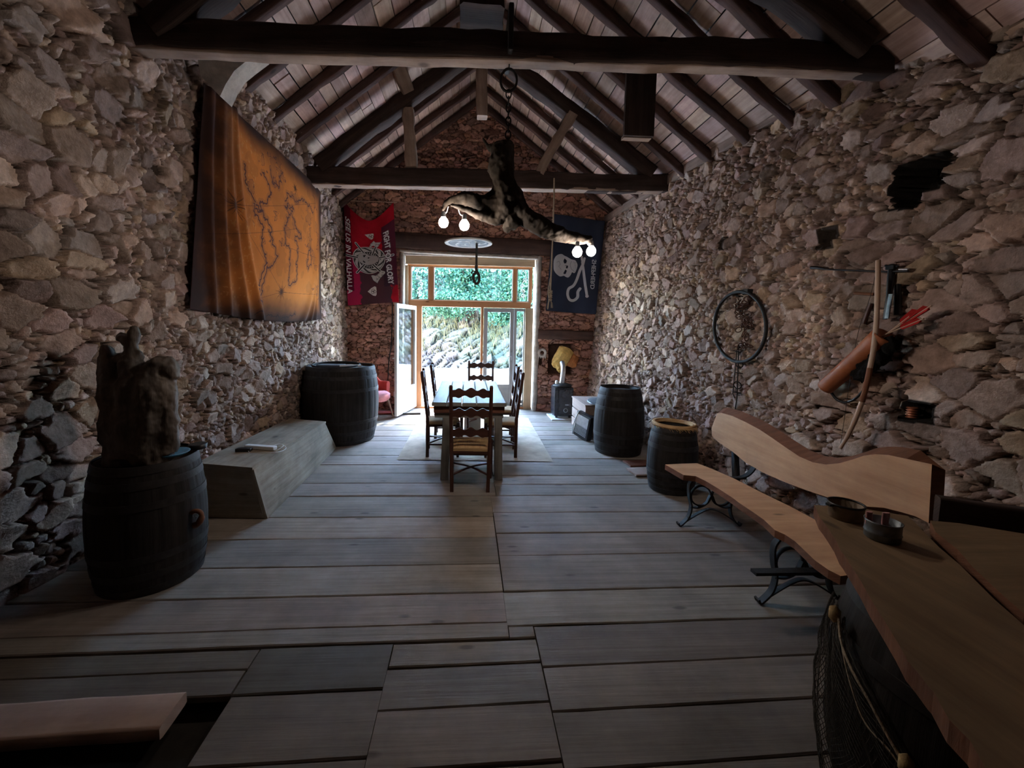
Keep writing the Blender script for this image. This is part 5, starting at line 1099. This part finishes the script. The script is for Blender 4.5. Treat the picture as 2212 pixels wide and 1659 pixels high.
mb = MB(); mb.lathe([(.03, 0), (.034, .035), (.02, .06), (.0, .062)], 14, caps=False, T=Mx((sx_-.11, sy_-.03, .632))); mb.build('white_cup', 'white', label='small white cup on top of the black stove', cat='cup')
def lump(q, a, k, T=None):
    V = []; F = []; nu, nv_ = 16, 10; R = []
    for j in range(nv_+1):
        ph = -pi/2+pi*j/nv_; ring = []
        for i in range(nu):
            th = 2*pi*i/nu; d = Vector((cos(ph)*cos(th)*a[0], cos(ph)*sin(th)*a[1], sin(ph)*a[2])); d = Vector([math.copysign(abs(d[n_]/a[n_])**.7*a[n_], d[n_]) for n_ in range(3)])
            d *= 1+.35*nv(d+Vector((k, 0, 0)), 9, k); ring.append(tuple(d))
        R.append(ring)
    mb.rings(R, True, True, sm=False, T=Matrix.Translation(q) @ Matrix.Rotation(.45, 4, 'Y'))
mb = MB(); lump(P(1214, 775, y=8.0), (.15, .12, .24), 3); mb.build('foam_lump', 'foam', label='crumpled yellow foam lump stuffed in the wall niche above the stove', cat='foam')
mb = MB(); lump(P(1236, 780, y=8.06), (.10, .10, .13), 8); mb.build('orange_foam', 'foamo', label='orange foam piece behind the yellow lump in the niche', cat='foam')
mb = MB(); c = P(1171, 762, y=8.06); mb.torus(.065, .028, FR(c, (1, 0, 0), (0, 0, 1), (0, -1, 0)), 22, 8); 
for k in range(4): mb.tube([c+Vector((-.06+.04*k, 0, -.05)), c+Vector((-.07+.045*k, -.01, -.11))], [.025, .01], 7)
mb.build('trim_12', 'plaster', kind='structure')
# crate, lid, heater
t = empty('wooden_crate', (2.02, 6.55, 0), label='pinkish wooden crate with slats behind the tall right barrel', cat='crate')
for z in (.09, .25, .41): mb = MB(); mb.box((2.03, 6.5, z), (.50, .80, .14), bev=.006); mb.build('slat_band', 'ply', t)
mb = MB(); mb.box((2.03, 6.5, .49), (.52, .82, .02), bev=.004); mb.build('lid', 'ply', t)
mb = MB(); c = P(1292, 856, z=.62); mb.lathe([(.0, 0), (.20, .0), (.23, .012), (.22, .02), (.12, .035), (.0, .038)], 32, caps=False, T=Mx((2.05, 6.15, .53), .12, .0)); mb.tube([(1.98, 6.1, .50), (2.0, 6.1, .545)], .03, 8); mb.build('round_lid', 'tin', label='flat grey round lid lying on the wooden crate', cat='lid')
t = empty('electric_heater', (1.72, 6.05, 0), label='small silver and black electric heater leaning by the tall right barrel', cat='heater')
Th = Mx((1.72, 6.05, .015), 0, radians(12), radians(-62)); 
mb = MB(); mb.box((0, 0, .19), (.30, .09, .38), Th, bev=.012); mb.build('casing', 'black', t); mb = MB(); mb.box((0, -.05, .27), (.25, .01, .16), Th, bev=.004); mb.build('front_panel', 'steel', t)
for k in range(7): mb = MB(); mb.box((0, -.052, .06+.02*k), (.24, .008, .007), Th); mb.build('grille_bar', 'steel', t)
mb = MB(); mb.tube(sm([Th @ Vector((-.15, -.05, .0)), Th @ Vector((-.15, -.06, .2)), Th @ Vector((-.1, -.05, .4))], 4), .007, 6); mb.build('frame_tube', 'steel', t)
mb = MB(); q = P(1250, 938, z=.03); mb.torus(.035, .012, Mx(q, .3, .2), 18, 6); mb.torus(.03, .01, Mx(q+Vector((.05, .03, .0)), -.3, .5), 18, 6); mb.build('coiled_plug_cable', 'black', label='small coil of dark cable on the floor beside the heater', cat='cable')
mb = MB(); mb.beam((1.95, 4.86, .014), (2.40, 4.90, .014), .20, .02, .003); mb.build('floor_board_piece', 'tablered', label='thin brown board on the floor between the right barrels, farther one', cat='board', group='loose boards between the barrels')
mb = MB(); mb.beam((1.88, 4.55, .02), (2.34, 4.60, .02), .24, .02, .003); mb.build('floor_board_piece', 'ply', label='thin brown board on the floor between the right barrels, nearer one', cat='board', group='loose boards between the barrels')

# ------------------------------------------------------------------ armchair
t = empty('armchair', (-1.72, 7.3, 0), label='red armchair with pink seat beyond the biggest barrel', cat='armchair')
Ta = Mx((-1.70, 7.35, 0), 0, 0, radians(62))
mb = MB(); R = []
for i in range(21):
    a = radians(200-220*i/20); ca, sa = cos(a)*.36, sin(a)*.33; zt2 = .62 if (i < 4 or i > 16) else .62+.30*sin(pi*(i-3)/14)
    R.append([(ca*s_, sa*s_, z_) for s_, z_ in ((1.08, .30), (1.12, zt2-.03), (1.08, zt2), (.98, zt2), (.93, zt2-.03), (.92, .30))])
mb.rings(R, True, True, T=Ta); mb.build('backrest', 'redv', t, label='red velvet shell')
mb = MB(); mb.lathe([(.30, .32), (.34, .36), (.34, .43), (.30, .46), (.0, .47)], 32, caps=True, T=Ta); mb.build('seat', 'pinkv', t, label='pale pink seat')
for x, y in ((.2, -.22), (-.2, -.22), (.2, .2), (-.2, .2)): mb = MB(); mb.tube([(x*1.35, y*1.35, 0), (x, y, .33)], [.012, .02], 10, T=Ta); mb.build('leg', 'pale_stick', t)
# things by the door
mb = MB(); mb.box((0, 0, .022), (.75, .22, .03), Mx((-1.55, 7.72, 0), 0, 0, .1), bev=.01); mb.build('doormat', 'redrod', label='narrow reddish mat on the floor by the open door leaf', cat='mat')
mb = MB(); mb.tube([(-1.35, 7.55, .03), (-.85, 7.62, .03)], .025, 8); mb.build('floor_rod', 'iron', label='short dark rod lying on the floor in front of the open door leaf', cat='rod')
mb = MB(); mb.tube(sm([P(848, 640, y=8.02), P(847, 700, y=8.02), P(845, 745, y=8.02), P(840, 780, y=8.02), P(838, 822, y=8.02)], 5), .010, 6); mb.build('wall_cable', 'black', label='dark cable running down the stone wall beside the open door', cat='cable')
mb = MB(); mb.box(tuple(P(854, 852, y=8.03)), (.07, .03, .11), bev=.006); mb.build('wall_socket', 'white', label='white wall socket low beside the open door leaf', cat='socket')
mb = MB(); mb.box((.0, 11.2, .10), (.9, .35, .30), Mx((-1.5, .4, 0)), bev=.02); mb.build('timber_step', 'beige', label='low timber step outside in the sun, left in the doorway', cat='step')
